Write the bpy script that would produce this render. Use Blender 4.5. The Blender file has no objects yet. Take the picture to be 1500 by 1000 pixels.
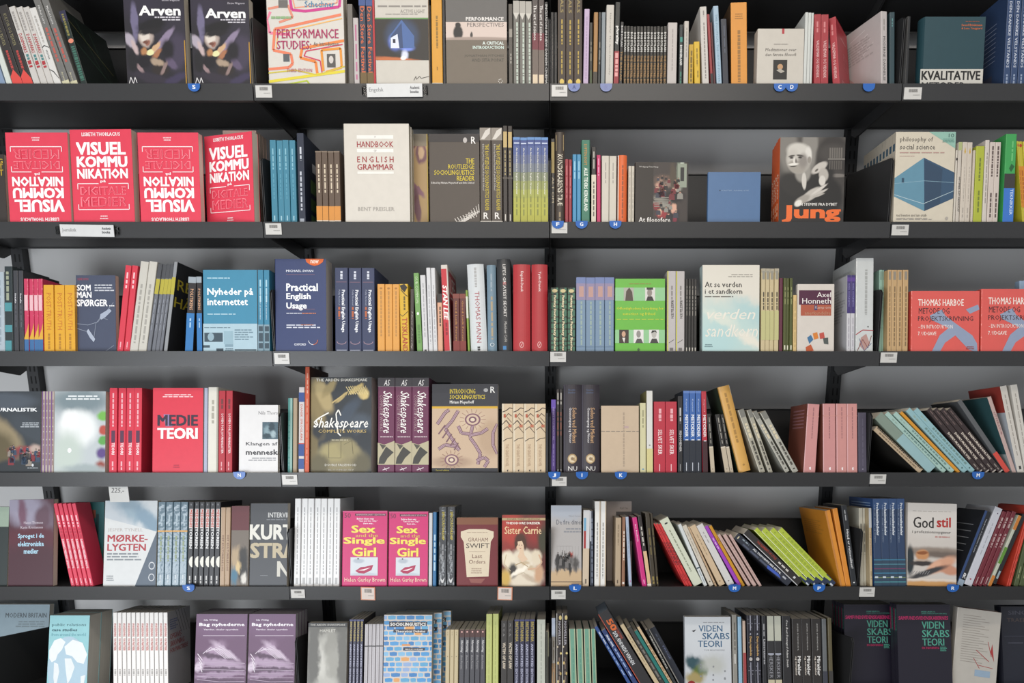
import bpy, math, random
from mathutils import Matrix, Vector
random.seed(7)
SC = bpy.context.scene
COL = SC.collection

# ------------------------------------------------------------------ camera
F_PX, CX, CY = 1000.0, 812.0, 647.0          # focal length and principal point of the photograph, for 1500 x 1000
PITCH = math.radians(10.15)
CAM = Vector((0.0, -1.775, 1.60))
cd = bpy.data.cameras.new('camera'); cam = bpy.data.objects.new('camera', cd); COL.objects.link(cam)
cam.location = CAM; cam.rotation_euler = (math.pi/2 - PITCH, 0, 0)
cd.sensor_width = 36; cd.lens = 36*F_PX/1500
cd.shift_x = -(CX-750)/1500; cd.shift_y = (CY-500)/1500
cd.clip_start = .05; cd.clip_end = 60
SC.camera = cam

# ------------------------------------------------------------------ light and exposure
vs = SC.view_settings
vs.view_transform = 'Standard'; vs.look = 'None'; vs.gamma = 1; vs.use_curve_mapping = False
vs.exposure = 0.0
w = bpy.data.worlds.new('room_light'); SC.world = w; w.use_nodes = True
w.node_tree.nodes['Background'].inputs[0].default_value = (.92, .955, 1.0, 1)
w.node_tree.nodes['Background'].inputs[1].default_value = .56

def area(name, loc, target, sx, sy, power, color):
    l = bpy.data.lights.new(name, 'AREA'); l.shape = 'RECTANGLE'; l.size = sx; l.size_y = sy
    l.energy = power; l.color = color
    o = bpy.data.objects.new(name, l); COL.objects.link(o); o.location = loc
    o.rotation_euler = (Vector(target)-Vector(loc)).to_track_quat('-Z', 'Y').to_euler()
    return o
area('ceiling_lamp', (-.1, -2.9, 3.0), (-.1, 0, 1.0), 2.6, .6, 34, (1.0, .92, .82))
area('ceiling_downlight', (.1, -1.5, 3.5), (.1, -.5, .6), 2.4, .16, 20, (1.0, .90, .77))
area('shop_window', (-1.9, -3.0, .75), (-.5, 0, .75), 2.0, 1.3, 70, (.90, .95, 1.0))

# ------------------------------------------------------------------ materials
def lin(h):
    h = h.lstrip('#')
    if len(h) == 3: h = ''.join(c*2 for c in h)
    v = [int(h[i:i+2], 16)/255 for i in (0, 2, 4)]
    return [(c/12.92 if c <= .04045 else ((c+.055)/1.055)**2.4) for c in v]
MATS = {}
def mat(col, rough=.5, kind='cover'):
    key = (col, rough, kind)
    if key in MATS: return MATS[key]
    m = bpy.data.materials.new(kind); m.use_nodes = True; MATS[key] = m
    nt = m.node_tree; b = nt.nodes['Principled BSDF']
    c = lin(col)
    b.inputs['Roughness'].default_value = rough
    tc = nt.nodes.new('ShaderNodeTexCoord'); nz = nt.nodes.new('ShaderNodeTexNoise'); mx = nt.nodes.new('ShaderNodeMix'); mx.data_type = 'RGBA'
    nt.links.new(tc.outputs['Object'], nz.inputs['Vector'])
    amt = .90
    if kind == 'pages':                       # fine page edges across the thickness
        mp = nt.nodes.new('ShaderNodeMapping'); mp.inputs['Scale'].default_value = (1400, 6, 6)
        nt.links.new(tc.outputs['Object'], mp.inputs['Vector']); nt.links.new(mp.outputs[0], nz.inputs['Vector'])
        nz.inputs['Scale'].default_value = 1; amt = .72
    elif kind == 'steel':
        nz.inputs['Scale'].default_value = 160; amt = .88
    elif kind == 'wall':
        nz.inputs['Scale'].default_value = 3; amt = .9
    else:
        nz.inputs['Scale'].default_value = 55
    mx.inputs[6].default_value = (*c, 1); mx.inputs[7].default_value = (*[x*amt for x in c], 1)
    nt.links.new(nz.outputs[0], mx.inputs[0]); nt.links.new(mx.outputs[2], b.inputs['Base Color'])
    if kind == 'wrap':                        # shrink film over the cover: crinkled clear coat
        b.inputs['Coat Weight'].default_value = 1; b.inputs['Coat Roughness'].default_value = .12
        n2 = nt.nodes.new('ShaderNodeTexNoise'); n2.inputs['Scale'].default_value = 38
        nt.links.new(tc.outputs['Object'], n2.inputs['Vector'])
        bp = nt.nodes.new('ShaderNodeBump'); bp.inputs['Strength'].default_value = .5; bp.inputs['Distance'].default_value = .004
        nt.links.new(n2.outputs[0], bp.inputs['Height']); nt.links.new(bp.outputs[0], b.inputs['Coat Normal'])
    if kind == 'steel':
        bp = nt.nodes.new('ShaderNodeBump'); bp.inputs['Strength'].default_value = .15; bp.inputs['Distance'].default_value = .0005
        nt.links.new(nz.outputs[0], bp.inputs['Height']); nt.links.new(bp.outputs[0], b.inputs['Normal'])
    return m

def picture(base, blobs, warp=.05, scale=6, rough=.45):
    """a printed photograph or painting: soft patches of ink laid over one another on the cover's own UVs"""
    key = ('pic', base, str(blobs))
    if key in MATS: return MATS[key]
    m = bpy.data.materials.new('printed_picture'); m.use_nodes = True; MATS[key] = m
    nt = m.node_tree; N = nt.nodes; b = N['Principled BSDF']; b.inputs['Roughness'].default_value = rough
    uv = N.new('ShaderNodeUVMap'); nz = N.new('ShaderNodeTexNoise'); nz.inputs['Scale'].default_value = scale; nz.inputs['Detail'].default_value = 4
    nt.links.new(uv.outputs[0], nz.inputs['Vector'])
    sb = N.new('ShaderNodeVectorMath'); sb.operation = 'SUBTRACT'; sb.inputs[1].default_value = (.5, .5, .5)
    nt.links.new(nz.outputs[1], sb.inputs[0])
    sc = N.new('ShaderNodeVectorMath'); sc.operation = 'SCALE'; sc.inputs['Scale'].default_value = warp; nt.links.new(sb.outputs[0], sc.inputs[0])
    ad = N.new('ShaderNodeVectorMath'); ad.operation = 'ADD'; nt.links.new(uv.outputs[0], ad.inputs[0]); nt.links.new(sc.outputs[0], ad.inputs[1])
    flat = N.new('ShaderNodeVectorMath'); flat.operation = 'MULTIPLY'; flat.inputs[1].default_value = (1, 1, 0); nt.links.new(ad.outputs[0], flat.inputs[0])
    prev = None
    for (cx, cy, rx, ry, col, *r) in blobs:
        rot = math.radians(r[0]) if r else 0; soft = r[1] if len(r) > 1 else .35
        mp = N.new('ShaderNodeMapping'); mp.vector_type = 'TEXTURE'
        mp.inputs['Location'].default_value = (cx, 1-cy, 0); mp.inputs['Rotation'].default_value = (0, 0, rot); mp.inputs['Scale'].default_value = (rx, ry, 1)
        nt.links.new(flat.outputs[0], mp.inputs['Vector'])
        ln = N.new('ShaderNodeVectorMath'); ln.operation = 'LENGTH'; nt.links.new(mp.outputs[0], ln.inputs[0])
        mr = N.new('ShaderNodeMapRange'); mr.interpolation_type = 'SMOOTHSTEP'
        mr.inputs[1].default_value = 1-soft; mr.inputs[2].default_value = 1+soft; mr.inputs[3].default_value = 1; mr.inputs[4].default_value = 0
        nt.links.new(ln.outputs['Value'], mr.inputs[0])
        mx = N.new('ShaderNodeMix'); mx.data_type = 'RGBA'
        nt.links.new(mr.outputs[0], mx.inputs[0])
        if prev is None: mx.inputs[6].default_value = (*lin(base), 1)
        else: nt.links.new(prev, mx.inputs[6])
        mx.inputs[7].default_value = (*lin(col), 1); prev = mx.outputs[2]
    nt.links.new(prev, b.inputs['Base Color'])
    return m

# ------------------------------------------------------------------ mesh helpers
def mesh_obj(name, verts, faces, mats, fm=None, parent=None, uvs=None):
    me = bpy.data.meshes.new(name); me.from_pydata(verts, [], faces)
    for m in mats: me.materials.append(m)
    if fm: me.polygons.foreach_set('material_index', fm)
    if uvs:
        l = me.uv_layers.new(name='UVMap'); l.data.foreach_set('uv', uvs)
    me.update()
    o = bpy.data.objects.new(name, me); COL.objects.link(o)
    if parent: o.parent = parent
    return o
def empty(name, label=None, cat=None, group=None):
    o = bpy.data.objects.new(name, None); COL.objects.link(o); o.empty_display_size = .02
    if label: o['label'] = label
    if cat: o['category'] = cat
    if group: o['group'] = group
    return o
def tag(o, label, cat, group=None):
    o['label'] = label; o['category'] = cat
    if group: o['group'] = group
    return o
BF = [(0, 3, 2, 1), (4, 5, 6, 7), (0, 1, 5, 4), (1, 2, 6, 5), (2, 3, 7, 6), (3, 0, 4, 7)]
def boxv(x0, x1, y0, y1, z0, z1):
    return [(x0, y0, z0), (x1, y0, z0), (x1, y1, z0), (x0, y1, z0), (x0, y0, z1), (x1, y0, z1), (x1, y1, z1), (x0, y1, z1)]
def boxes(name, bl, m, parent=None):
    V, F = [], []
    for b in bl:
        n = len(V); V += boxv(*b); F += [tuple(i+n for i in f) for f in BF]
    return mesh_obj(name, V, F, [m], parent=parent)
def prism(pts, x0, x1):                       # polygon in (y, z) swept along x
    n = len(pts)
    V = [(x0, *p) for p in pts]+[(x1, *p) for p in pts]
    F = [tuple(range(n)), tuple(range(2*n-1, n-1, -1))]+[(i, i+n, (i+1) % n+n, (i+1) % n) for i in range(n)]
    return V, F

TXT = {}
def text_mesh(body, bold=0, shear=0):
    key = (body, bold, shear)
    if key in TXT: return TXT[key]
    c = bpy.data.curves.new('t', 'FONT'); c.body = body; c.resolution_u = 1 if len(body) > 7 else 2
    c.shear = shear
    o = bpy.data.objects.new('t', c); me = o.to_mesh()
    V = [(v.co.x, v.co.y) for v in me.vertices]; Fs = [tuple(p.vertices) for p in me.polygons]
    o.to_mesh_clear(); bpy.data.objects.remove(o); bpy.data.curves.remove(c)
    xs = [v[0] for v in V]; ys = [v[1] for v in V]
    x0, x1, y0, y1 = min(xs), max(xs), min(ys), max(ys)
    V = [((x-x0)/(x1-x0), (y-y0)/(y1-y0)) for x, y in V]
    W_, H_ = x1-x0, y1-y0
    if bold >= .015:                          # heavier strokes: the outline printed again a hair to each side
        k = bold*.62; base, fb = V, Fs; V, Fs = [], []
        sh = [(-k, 0), (k, 0)] if bold < .04 else [(-k, -k*.7), (k, -k*.7), (-k, k*.7), (k, k*.7)]
        for dx, dy in sh:
            n = len(V); V += [((x*W_+dx+k)/(W_+2*k), (y*H_+dy+k)/(H_+2*k), n and n//len(base)) for x, y in base]; Fs += [tuple(i+n for i in f) for f in fb]
    TXT[key] = (V, Fs); return TXT[key]

# art items, in 0..1 across and 0..1 down from the top of the face they are printed on
def R(x0, y0, x1, y1, c): return ('p', [(x0, y0), (x0, y1), (x1, y1), (x1, y0)], c)
def P(pts, c): return ('p', pts, c)
def E(cx, cy, rx, ry, c, n=18): return ('p', [(cx+rx*math.cos(-i*2*math.pi/n), cy+ry*math.sin(-i*2*math.pi/n)) for i in range(n)], c)
def L(pts, w, c, asp=.7): return ('l', pts, w, c, asp)      # w as part of the width; asp = width/height of the face
def T(s, x0, y0, x1, y1, c, bold=.0, sh=0, rot=0): return ('t', s, x0, y0, x1, y1, c, bold, sh, rot)
def V_(s, x0, y0, x1, y1, c, bold=.0, sh=0): return T(s, x0, y0, x1, y1, c, bold, sh, 90)     # reads downwards
def PIC(x0, y0, x1, y1, m): return ('m', x0, y0, x1, y1, m)
def BV(x0, y0, x1, y1, c, k=9):               # lettering too small to read, running down a spine
    r = random.Random(int(y0*1000)+k); out = []; y = y0
    while y < y1:
        l = (y1-y0)*r.uniform(.5, 1.6)/k; e = min(y+l, y1)
        out.append(R(x0+(x1-x0)*r.uniform(0, .12), y, x1, e, c)); y = e+(y1-y0)*.28/k
    return ('g', out)
def BH(x0, y0, x1, y1, c, lines=3, align=0, k=5):   # lines of lettering too small to read
    r = random.Random(lines*7+k); out = []; hh = (y1-y0)/lines
    for i in range(lines):
        L_ = (x1-x0)*r.uniform(.6, 1) if lines > 1 else x1-x0
        a = x0+(x1-x0-L_)*(.5 if align == 0 else (0 if align < 0 else 1)); x = a
        while x < a+L_-.001:
            wd = min((x1-x0)*r.uniform(.5, 1.5)/k, a+L_-x)
            out.append(R(x, y0+i*hh, x+wd, y0+i*hh+hh*.5, c)); x += wd+(x1-x0)*.03
    return ('g', out)

def crowd(x0, y0, x1, y1, n, seed, skin='#b98f7c', cloth=('#1d1b1e', '#2a2526', '#6c2a30', '#3a3c46', '#8a867e')):
    r = random.Random(seed); out = []
    for i in range(n):
        k = i/n; cx = r.uniform(x0, x1); cy = y0+(y1-y0)*k; z = .4+.6*k; w = .055*z; c = r.choice(cloth)
        out += [P([(cx-w, cy+.04*z), (cx-w*.6, cy+.02*z), (cx+w*.6, cy+.02*z), (cx+w, cy+.04*z), (cx+w*1.1, cy+.12*z), (cx-w*1.1, cy+.12*z)], c), E(cx, cy, w*.45, .024*z, skin, 8), P([(cx-w*.45, cy), (cx-w*.35, cy-.022*z), (cx+w*.35, cy-.024*z), (cx+w*.45, cy)], r.choice(('#2a2220', '#4a3a2c', '#7c7468')))]
    return ('g', out)
def flatten(art):
    for a in art:
        if a[0] == 'g':
            for k, b in enumerate(flatten(a[1])):
                yield b if k == 0 else (b[0]+'=',)+tuple(b[1:])      # '=': printed at the same height as the one before
        else: yield a

def build_print(items, name, parent, mapf, flip, asp, rough=.45):
    """one mesh of flat ink polygons; mapf(a, b, lift) -> local position"""
    V, Fc, FM, mats, midx, UV = [], [], [], [], {}, []
    def mi(m):
        if m.name not in midx: midx[m.name] = len(mats); mats.append(m)
        return midx[m.name]
    lift = 0.00025
    def tr(x, y):
        x = min(max(x, 0), 1); y = min(max(y, 0), 1)
        return (1-x, 1-y) if flip else (x, y)
    inc = min(.00004, .0012/max(1, sum(1 for i in items if i[0][-1] != '=')))
    for it in items:
        if it[0][-1] == '=': it = (it[0].rstrip('='),)+tuple(it[1:])
        else: lift += inc
        if it[0] == 'p':
            n = len(V); pts = it[1]
            for (x, y) in pts: V.append(mapf(*tr(x, y), lift))
            Fc.append(tuple(range(n, n+len(pts)))); FM.append(mi(mat(it[2], rough, 'ink'))); UV += [0, 0]*len(pts)
        elif it[0] == 'l':
            pts, wd, c, ap = it[1:]
            for (ax, ay), (bx, by) in zip(pts, pts[1:]):
                dx, dy = (bx-ax), (by-ay)/asp; d = math.hypot(dx, dy) or 1; px, py = -dy/d*wd/2, dx/d*wd/2*asp
                n = len(V)
                for q in ((ax+px, ay+py), (ax-px, ay-py), (bx-px, by-py), (bx+px, by+py)): V.append(mapf(*tr(*q), lift))
                Fc.append((n, n+1, n+2, n+3)); FM.append(mi(mat(c, rough, 'ink'))); UV += [0, 0]*4
        elif it[0] == 't':
            _, s, x0, y0, x1, y1, c, bold, sh, rot = it
            tv, tf = text_mesh(s, bold, sh); n = len(V)
            for (tx, ty, *ly) in tv:
                if rot == 0: q = (x0+(x1-x0)*tx, y1-(y1-y0)*ty)
                else: q = (x0+(x1-x0)*ty, y0+(y1-y0)*tx)
                V.append(mapf(*tr(*q), lift+(ly[0]*.00002 if ly else 0)))
            if bold >= .015: lift += min(inc, .00006)
            k = mi(mat(c, rough, 'ink'))
            for f in tf: Fc.append(tuple(i+n for i in f)); FM.append(k); UV += [0, 0]*len(f)
        elif it[0] == 'm':
            _, x0, y0, x1, y1, m = it; n = len(V)
            for q in ((x0, y0), (x0, y1), (x1, y1), (x1, y0)): V.append(mapf(*tr(*q), lift))
            Fc.append((n, n+1, n+2, n+3)); FM.append(mi(m)); UV += [0, 1, 0, 0, 1, 0, 1, 1]
    if V: return mesh_obj(name, V, Fc, mats, FM, parent, UV)

# ------------------------------------------------------------------ shelf rows
GAP = .32
LIP_PX = [None, 124, 325, 515, 692.5, 858, 1010]
TILT = [None, 5, 6, 9, 11, 12.5, 14]
JOINT_X = [-2.43, -1.58, -.727, -.012, .840, 1.69]
def lipz(r): return CAM.z+.56-GAP*(r-1)
ROW_NAME = ['', 'top shelf', 'second shelf', 'third shelf', 'fourth shelf', 'fifth shelf', 'bottom shelf']
ORD = ['', 'first', 'second', 'third', 'fourth', 'fifth', 'sixth', 'seventh', 'eighth', 'ninth', 'tenth', 'eleventh', 'twelfth', 'thirteenth']
NUM = ['', 'one', 'two', 'three', 'four', 'five', 'six', 'seven', 'eight', 'nine', 'ten', 'eleven', 'twelve', 'thirteen']
cP, sP = math.cos(PITCH), math.sin(PITCH)
def ray(px, py):
    a, b = (px-CX)/F_PX, (CY-py)/F_PX
    return Vector((a, cP+b*sP, -sP+b*cP))
class Row:
    def __init__(s, r):
        s.r = r; s.t = math.radians(TILT[r]); c, n = math.cos(s.t), math.sin(s.t)
        s.O = Vector((0, .002, lipz(r)-.0035)); s.W = Vector((0, c, -n)); s.V = Vector((0, n, c))
    def unproj(s, px, py, w):
        d = ray(px, py); o = s.O+s.W*w
        k = (o-CAM).dot(s.W)/d.dot(s.W); p = CAM+d*k-o
        return p.x, p.dot(s.V)
    def matrix(s, u, v, w, lean=0, yaw=0, extra=None):
        B = Matrix(((1, s.W.x, s.V.x, 0), (0, s.W.y, s.V.y, 0), (0, s.W.z, s.V.z, 0), (0, 0, 0, 1)))
        p = s.O+Vector((u, 0, 0))+s.W*w+s.V*v
        M = Matrix.Translation(p) @ B @ Matrix.Rotation(-yaw, 4, 'Z') @ Matrix.Rotation(lean, 4, 'Y')
        return M @ extra if extra else M
CUR = None
def row(r):
    global CUR
    CUR = Row(r)

# ------------------------------------------------------------------ books
NB = [0]
def make_book(name, label, t, d, h, col, front=(), spine=(), back=(), hard=0, flip=0, pages='#d6cdbd', kind='cover', rough=.42):
    root = empty(name, label, 'book')
    c = .0022 if hard else .0005; c = min(c, t*.2); ov = .003 if hard else 0
    bulge = min(.2*t, .006) if hard else 0
    if hard:
        prof = [(t*(1-i/8), bulge-bulge*(1-(1-i/4)**2)) for i in range(9)]
    else:
        r = min(.0016, t*.2); prof = [(t, r), (t-r*.35, r*.3), (t-r, 0), (r, 0), (r*.35, r*.3), (0, r)]
    out = [(t, d)]+prof+[(0, d)]
    inn = [(t-c, d)]+[(min(max(x, c), t-c), y+c) for x, y in prof]+[(c, d)]
    n = len(out)
    V = [(x, y, 0) for x, y in out+inn]+[(x, y, h) for x, y in out+inn]; m2 = 2*n; F = []
    for i in range(n-1):
        F += [(i+1, i, i+m2, i+1+m2), (i+n, i+1+n, i+1+n+m2, i+n+m2), (i, i+1, i+1+n, i+n), (i+1+m2, i+m2, i+n+m2, i+1+n+m2)]
    F += [(0, n, n+m2, m2), (n-1, n-1+m2, 2*n-1+m2, 2*n-1)]
    cov = mesh_obj('cover', V, F, [mat(col, rough, kind)], parent=root)
    boxes('pages', [(c, t-c, bulge+c*1.2, d-ov-.0006, ov+.0002, h-ov-.0004)], mat(pages, .8, 'pages'), root)
    if spine:
        if hard: f = lambda a, b, l: (a*t, bulge-bulge*(1-(2*a-1)**2)-l-.0002, (1-b)*h)
        else: f = lambda a, b, l: (a*t, -l, (1-b)*h)
        build_print(list(flatten(spine)), 'spine_print', root, f, flip, t/h)
    if front:
        build_print(list(flatten(front)), 'cover_print', root, lambda a, b, l: (t+l, a*d, (1-b)*h), flip, d/h)
    if back:
        build_print(list(flatten(back)), 'back_print', root, lambda a, b, l: (-l, (1-a)*d, (1-b)*h), flip, d/h)
    return root
def copy_tree(o):
    c = o.copy(); COL.objects.link(c)
    for ch in o.children:
        k = ch.copy(); COL.objects.link(k); k.parent = c
    return c
def setm(o, M):
    l, q, s = M.decompose(); o.location = l; o.rotation_euler = q.to_euler()

ALL_LABELS = {}
def labelled(desc, i, n, where='from left'):
    rn = ROW_NAME[CUR.r]
    if n == 1:
        c = [f"{desc}, {rn}", desc]
    else:
        c = [f"{ORD[i+1]} {where} of {NUM[n]} {desc}, {rn}", f"{ORD[i+1]} of {NUM[n]} {desc}, {rn}", f"{ORD[i+1]} {where} of {NUM[n]} {desc}", f"{ORD[i+1]} of {NUM[n]} {desc}"]
    for k in c:
        if len(k.replace('-', ' ').split()) <= 16: return k
    print('LONG LABEL', c[-1]); return c[-1]

def sp(desc, x0, x1, top, col, n=1, tl=None, w=None, spine=(), front=(), back=(), dep=.13, hard=0, yaw=0, bk=0, name=None, kind='cover', pages='#d6cdbd', jit=1, rough=.42):
    """n books standing spine out; their feet span x0..x1 pixels on the lip, the first one's top left corner is (tl, top)"""
    R_ = CUR; Ly = LIP_PX[R_.r]; w0 = .004+bk
    u0, _ = R_.unproj(x0, Ly, w0); u1, _ = R_.unproj(x1, Ly, w0)
    step = (u1-u0)/n
    yr = math.radians(yaw)
    if tl is None:
        _, h = R_.unproj(x0, top, w0); a = 0; t = step; v0 = 0
    else:
        ut, vt = R_.unproj(tl, top, w0); v0 = 0
        for _ in range(4):
            a = math.atan2(ut-u0, vt-v0); t = step*math.cos(a); 
            if w: t = w*step*n/abs(x1-x0)
            v0 = t*math.sin(a) if a > 0 else 0
        h = math.hypot(ut-u0, vt-v0)
    if w and tl is None: t = w*step*n/abs(x1-x0)
    t = max(t-.0007, .0022)
    if yaw: t = t/math.cos(yr)*.95
    hardname = name or ('hardcover_book' if hard else 'slim_paperback' if t < .0145 else 'paperback_book')
    root = None
    rr = random.Random(int(x0*10)+R_.r)
    for i in range(n):
        lab = labelled(desc, i, n)
        if root is None: root = o = make_book(hardname, lab, t, dep, h, col, front, spine, back, hard, 0, pages, kind, rough)
        else: o = copy_tree(root); o['label'] = lab
        if n > 1: o['group'] = desc+', '+ROW_NAME[R_.r]
        u = u0+step*i+.00035
        jw = rr.uniform(0, .003)*jit if n > 1 and i else 0
        if yaw > 0:     # pivot on the right front corner
            M = R_.matrix(u+t*math.cos(yr), v0+max(0, -t*math.sin(a)), w0+jw, a, yr, Matrix.Translation((-t, 0, 0)))
        else: M = R_.matrix(u, v0, w0+jw, a, yr)
        setm(o, M); NB[0] += 1
        REC.append(dict(row=R_, o=o, u=u, v=v0, a=a, t=t, t0=t, h=h, w0=w0+jw, w1=w0+jw+dep, yaw=yaw, du=0))
    return root

REC = []
def rect(b):
    p = (math.cos(b['a']), -math.sin(b['a'])); q = (math.sin(b['a']), math.cos(b['a'])); o = (b['u']+p[0]*b['du'], b['v']+p[1]*b['du'])
    t, h = b['t'], b['h']
    return [o, (o[0]+p[0]*t, o[1]+p[1]*t), (o[0]+p[0]*t+q[0]*h, o[1]+p[1]*t+q[1]*h), (o[0]+q[0]*h, o[1]+q[1]*h)], p, q
def settle():
    """leaning neighbours of different heights and angles: trim thickness until they touch without entering each other"""
    rows = {}
    for b in REC: rows.setdefault(b['row'].r, []).append(b)
    for r, L_ in rows.items():
        L_.sort(key=lambda b: b['u'])
        for _ in range(6):
            for i, A in enumerate(L_):
                for B in L_[i+1:i+9]:
                    if A['yaw'] or B['yaw'] or A['w1'] < B['w0'] or B['w1'] < A['w0']: continue
                    ra, pa, qa = rect(A); rb, pb, qb = rect(B); pen = 9
                    for ax in (pa, qa, pb, qb):
                        a_ = [x*ax[0]+y*ax[1] for x, y in ra]; b_ = [x*ax[0]+y*ax[1] for x, y in rb]
                        pen = min(pen, max(a_)-min(b_), max(b_)-min(a_))
                    pen += .0003
                    if pen <= .0003: continue
                    d = min(pen*.55, max(0, A['t']-.004)); A['t'] -= d
                    d2 = min(pen-d, max(0, B['t']-.004)); B['t'] -= d2; B['du'] += d2
    for b in REC:
        if b['t'] != b['t0'] or b['du']:
            o = b['o']; R_ = b['row']
            a = b['a']; u = b['u']+math.cos(a)*b['du']; v = b['v']-math.sin(a)*b['du']
            low = min(0, -b['t']*math.sin(a)+v) if a > 0 else min(0, v); v -= low
            l, q, sc = R_.matrix(u, v, b['w0'], a, 0).decompose(); o.location = l; o.scale = (b['t']/b['t0'], 1, 1)

def fc(desc, x0, x1, top, col, th=.018, n=1, front=(), spine=(), lean=0, yaw=0, bk=0, flip=0, hard=0, shift=0, name=None, kind='cover', pages='#d6cdbd', rough=.42, drop=0):
    """a book standing face out, bottom x0..x1 pixels; n > 1 puts copies of it behind it"""
    R_ = CUR; Ly = LIP_PX[R_.r]; w0 = .004+bk
    u0, _ = R_.unproj(x0, Ly, w0); u1, _ = R_.unproj(x1, Ly, w0); yr = math.radians(yaw)
    d = (u1-u0)/math.cos(yr)
    if lean:
        ut, vt = R_.unproj(x0+lean, top, w0); ub, _ = R_.unproj(x0, top, w0); a = math.atan2(ut-u0, vt); h = math.hypot(ut-u0, vt); v0 = max(0, d*math.sin(a))
    else: _, h = R_.unproj(x0, top, w0); a = 0; v0 = 0
    if yaw > 0: w0 += d*math.sin(yr)
    root = None
    for i in range(n):
        lab = labelled(desc, i, n, 'from front')
        if root is None: root = o = make_book(name or ('hardcover_book' if hard else 'paperback_book'), lab, th, d-.0006, h, col, front, spine, (), hard, flip, pages, kind, rough)
        else: o = copy_tree(root); o['label'] = lab
        if n > 1: o['group'] = desc+', '+ROW_NAME[R_.r]
        ex = Matrix.Translation((0, th, 0)) @ Matrix.Rotation(-math.pi/2, 4, 'Z')
        setm(o, R_.matrix(u0+.0003+shift*i, v0, w0+(th+.0012)*i, a, yr, ex)); NB[0] += 1
    return root
# ------------------------------------------------------------------ setting
def struct(o): o['kind'] = 'structure'; return o
WALLY = .335
struct(boxes('wall_back', [(-4, 4, WALLY, WALLY+.1, 0, 3.4)], mat('#d2d1d0', .75, 'wall')))
struct(boxes('floor', [(-4, 4, -5, WALLY, -.1, 0)], mat('#77736c', .5, 'wall')))
STEEL = mat('#303031', .36, 'steel'); STEEL2 = mat('#2b2b2c', .42, 'steel'); POST = mat('#1d1e21', .5, 'steel'); SLOT = mat('#050506', .8, 'slot')
BAYN = ['far left bay', 'left bay', 'second bay', 'third bay', 'right bay']
UPST = [None, .206, .20, .195, .187, .17, .15]     # height of the back panel above the shelf board
def shelf(r, bay, drop, uph, label):
    z0 = lipz(r); x0, x1 = JOINT_X[bay]+.0012, JOINT_X[bay+1]-.0012
    root = empty('steel_shelf', label, 'shelf', 'black steel shelves')
    y0, y1 = 0.0, .275; slope = drop/y1
    def bz(y): return -.0035-slope*y
    # board with a turned down front lip and a small hem under it
    pts = [(-.003, 0), (0, 0), (.0, bz(0)-.0012), (.0, -.036), (.012, -.036), (.012, -.0385), (-.003, -.0385)]
    V, F = prism([(y, z) for y, z in pts], x0, x1)
    mesh_obj('front_lip', V, F, [STEEL], parent=root)
    V, F = prism([(0, bz(0)), (y1, bz(y1)), (y1, bz(y1)-.005), (y1-.002, bz(y1)-.005), (y1-.002, bz(y1)-.002), (0, bz(0)-.002)], x0+.0016, x1-.0016)
    mesh_obj('board', V, F, [STEEL2], parent=root)
    t = slope*.5; yb = y1
    V, F = prism([(yb, bz(yb)), (yb+uph*t, bz(yb)+uph), (yb+uph*t+.002, bz(yb)+uph), (yb+.002, bz(yb))], x0+.0016, x1-.0016)
    mesh_obj('back_panel', V, F, [STEEL2], parent=root)
    V, F = prism([(yb+uph*t-.006, bz(yb)+uph), (yb+uph*t+.002, bz(yb)+uph), (yb+uph*t+.002, bz(yb)+uph+.002), (yb+uph*t-.006, bz(yb)+uph+.002)], x0+.0016, x1-.0016)
    mesh_obj('top_hem', V, F, [STEEL], parent=root)
    for s in (0, 1):
        xa = x0 if s == 0 else x1-.0014
        fy = .012
        pts = [(fy, -.034), (fy+.002, .148), (fy+.012, .156), (yb+uph*t-.008, bz(yb)+uph-.002), (yb-.002, bz(yb)-.022), (yb-.03, bz(yb)-.035), (.05, -.038)]
        V, F = prism(pts, xa, xa+.0014)
        mesh_obj('side_plate', V, F, [STEEL], parent=root)
    root.location = (0, 0, z0)
    return root
DROP = {r: math.tan(math.radians(TILT[r]))*.275 for r in range(1, 7)}
ROWL = ['overhead row', 'top row', 'second row', 'third row', 'fourth row', 'fifth row', 'bottom row']
for r in range(0, 7):
    for b in range(0, 5):
        if b == 0 and r == 0: continue
        drop = .095 if r == 0 else DROP[r]
        shelf(r, b, drop, .12 if r == 0 else UPST[r], f"black steel shelf with upturned front lip, {ROWL[r]}, {BAYN[b]}")

# slotted uprights against the wall
for k, (x, nm) in enumerate(((-1.59, 'leftmost'), (-.735, 'second'), (-.012, 'third'), (.858, 'rightmost'))):
    root = empty('shelf_upright', f"{nm} dark slotted steel upright against the grey wall behind the shelves", 'post', 'slotted steel uprights')
    boxes('post', [(-.017, .017, .0, .025, 0, 2.75)], POST, root)
    sl = [(-.004-.0035, -.004+.0005, -.0004, .001, .15+i*.036, .15+i*.036+.022) for i in range(70)]
    sl += [(.006-.0005, .006+.0035, -.0004, .001, .15+i*.036, .15+i*.036+.022) for i in range(70)]
    o = boxes('slots', sl, SLOT, root); o['kind'] = 'stuff'
    root.location = (x, WALLY-.026, .25)
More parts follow.
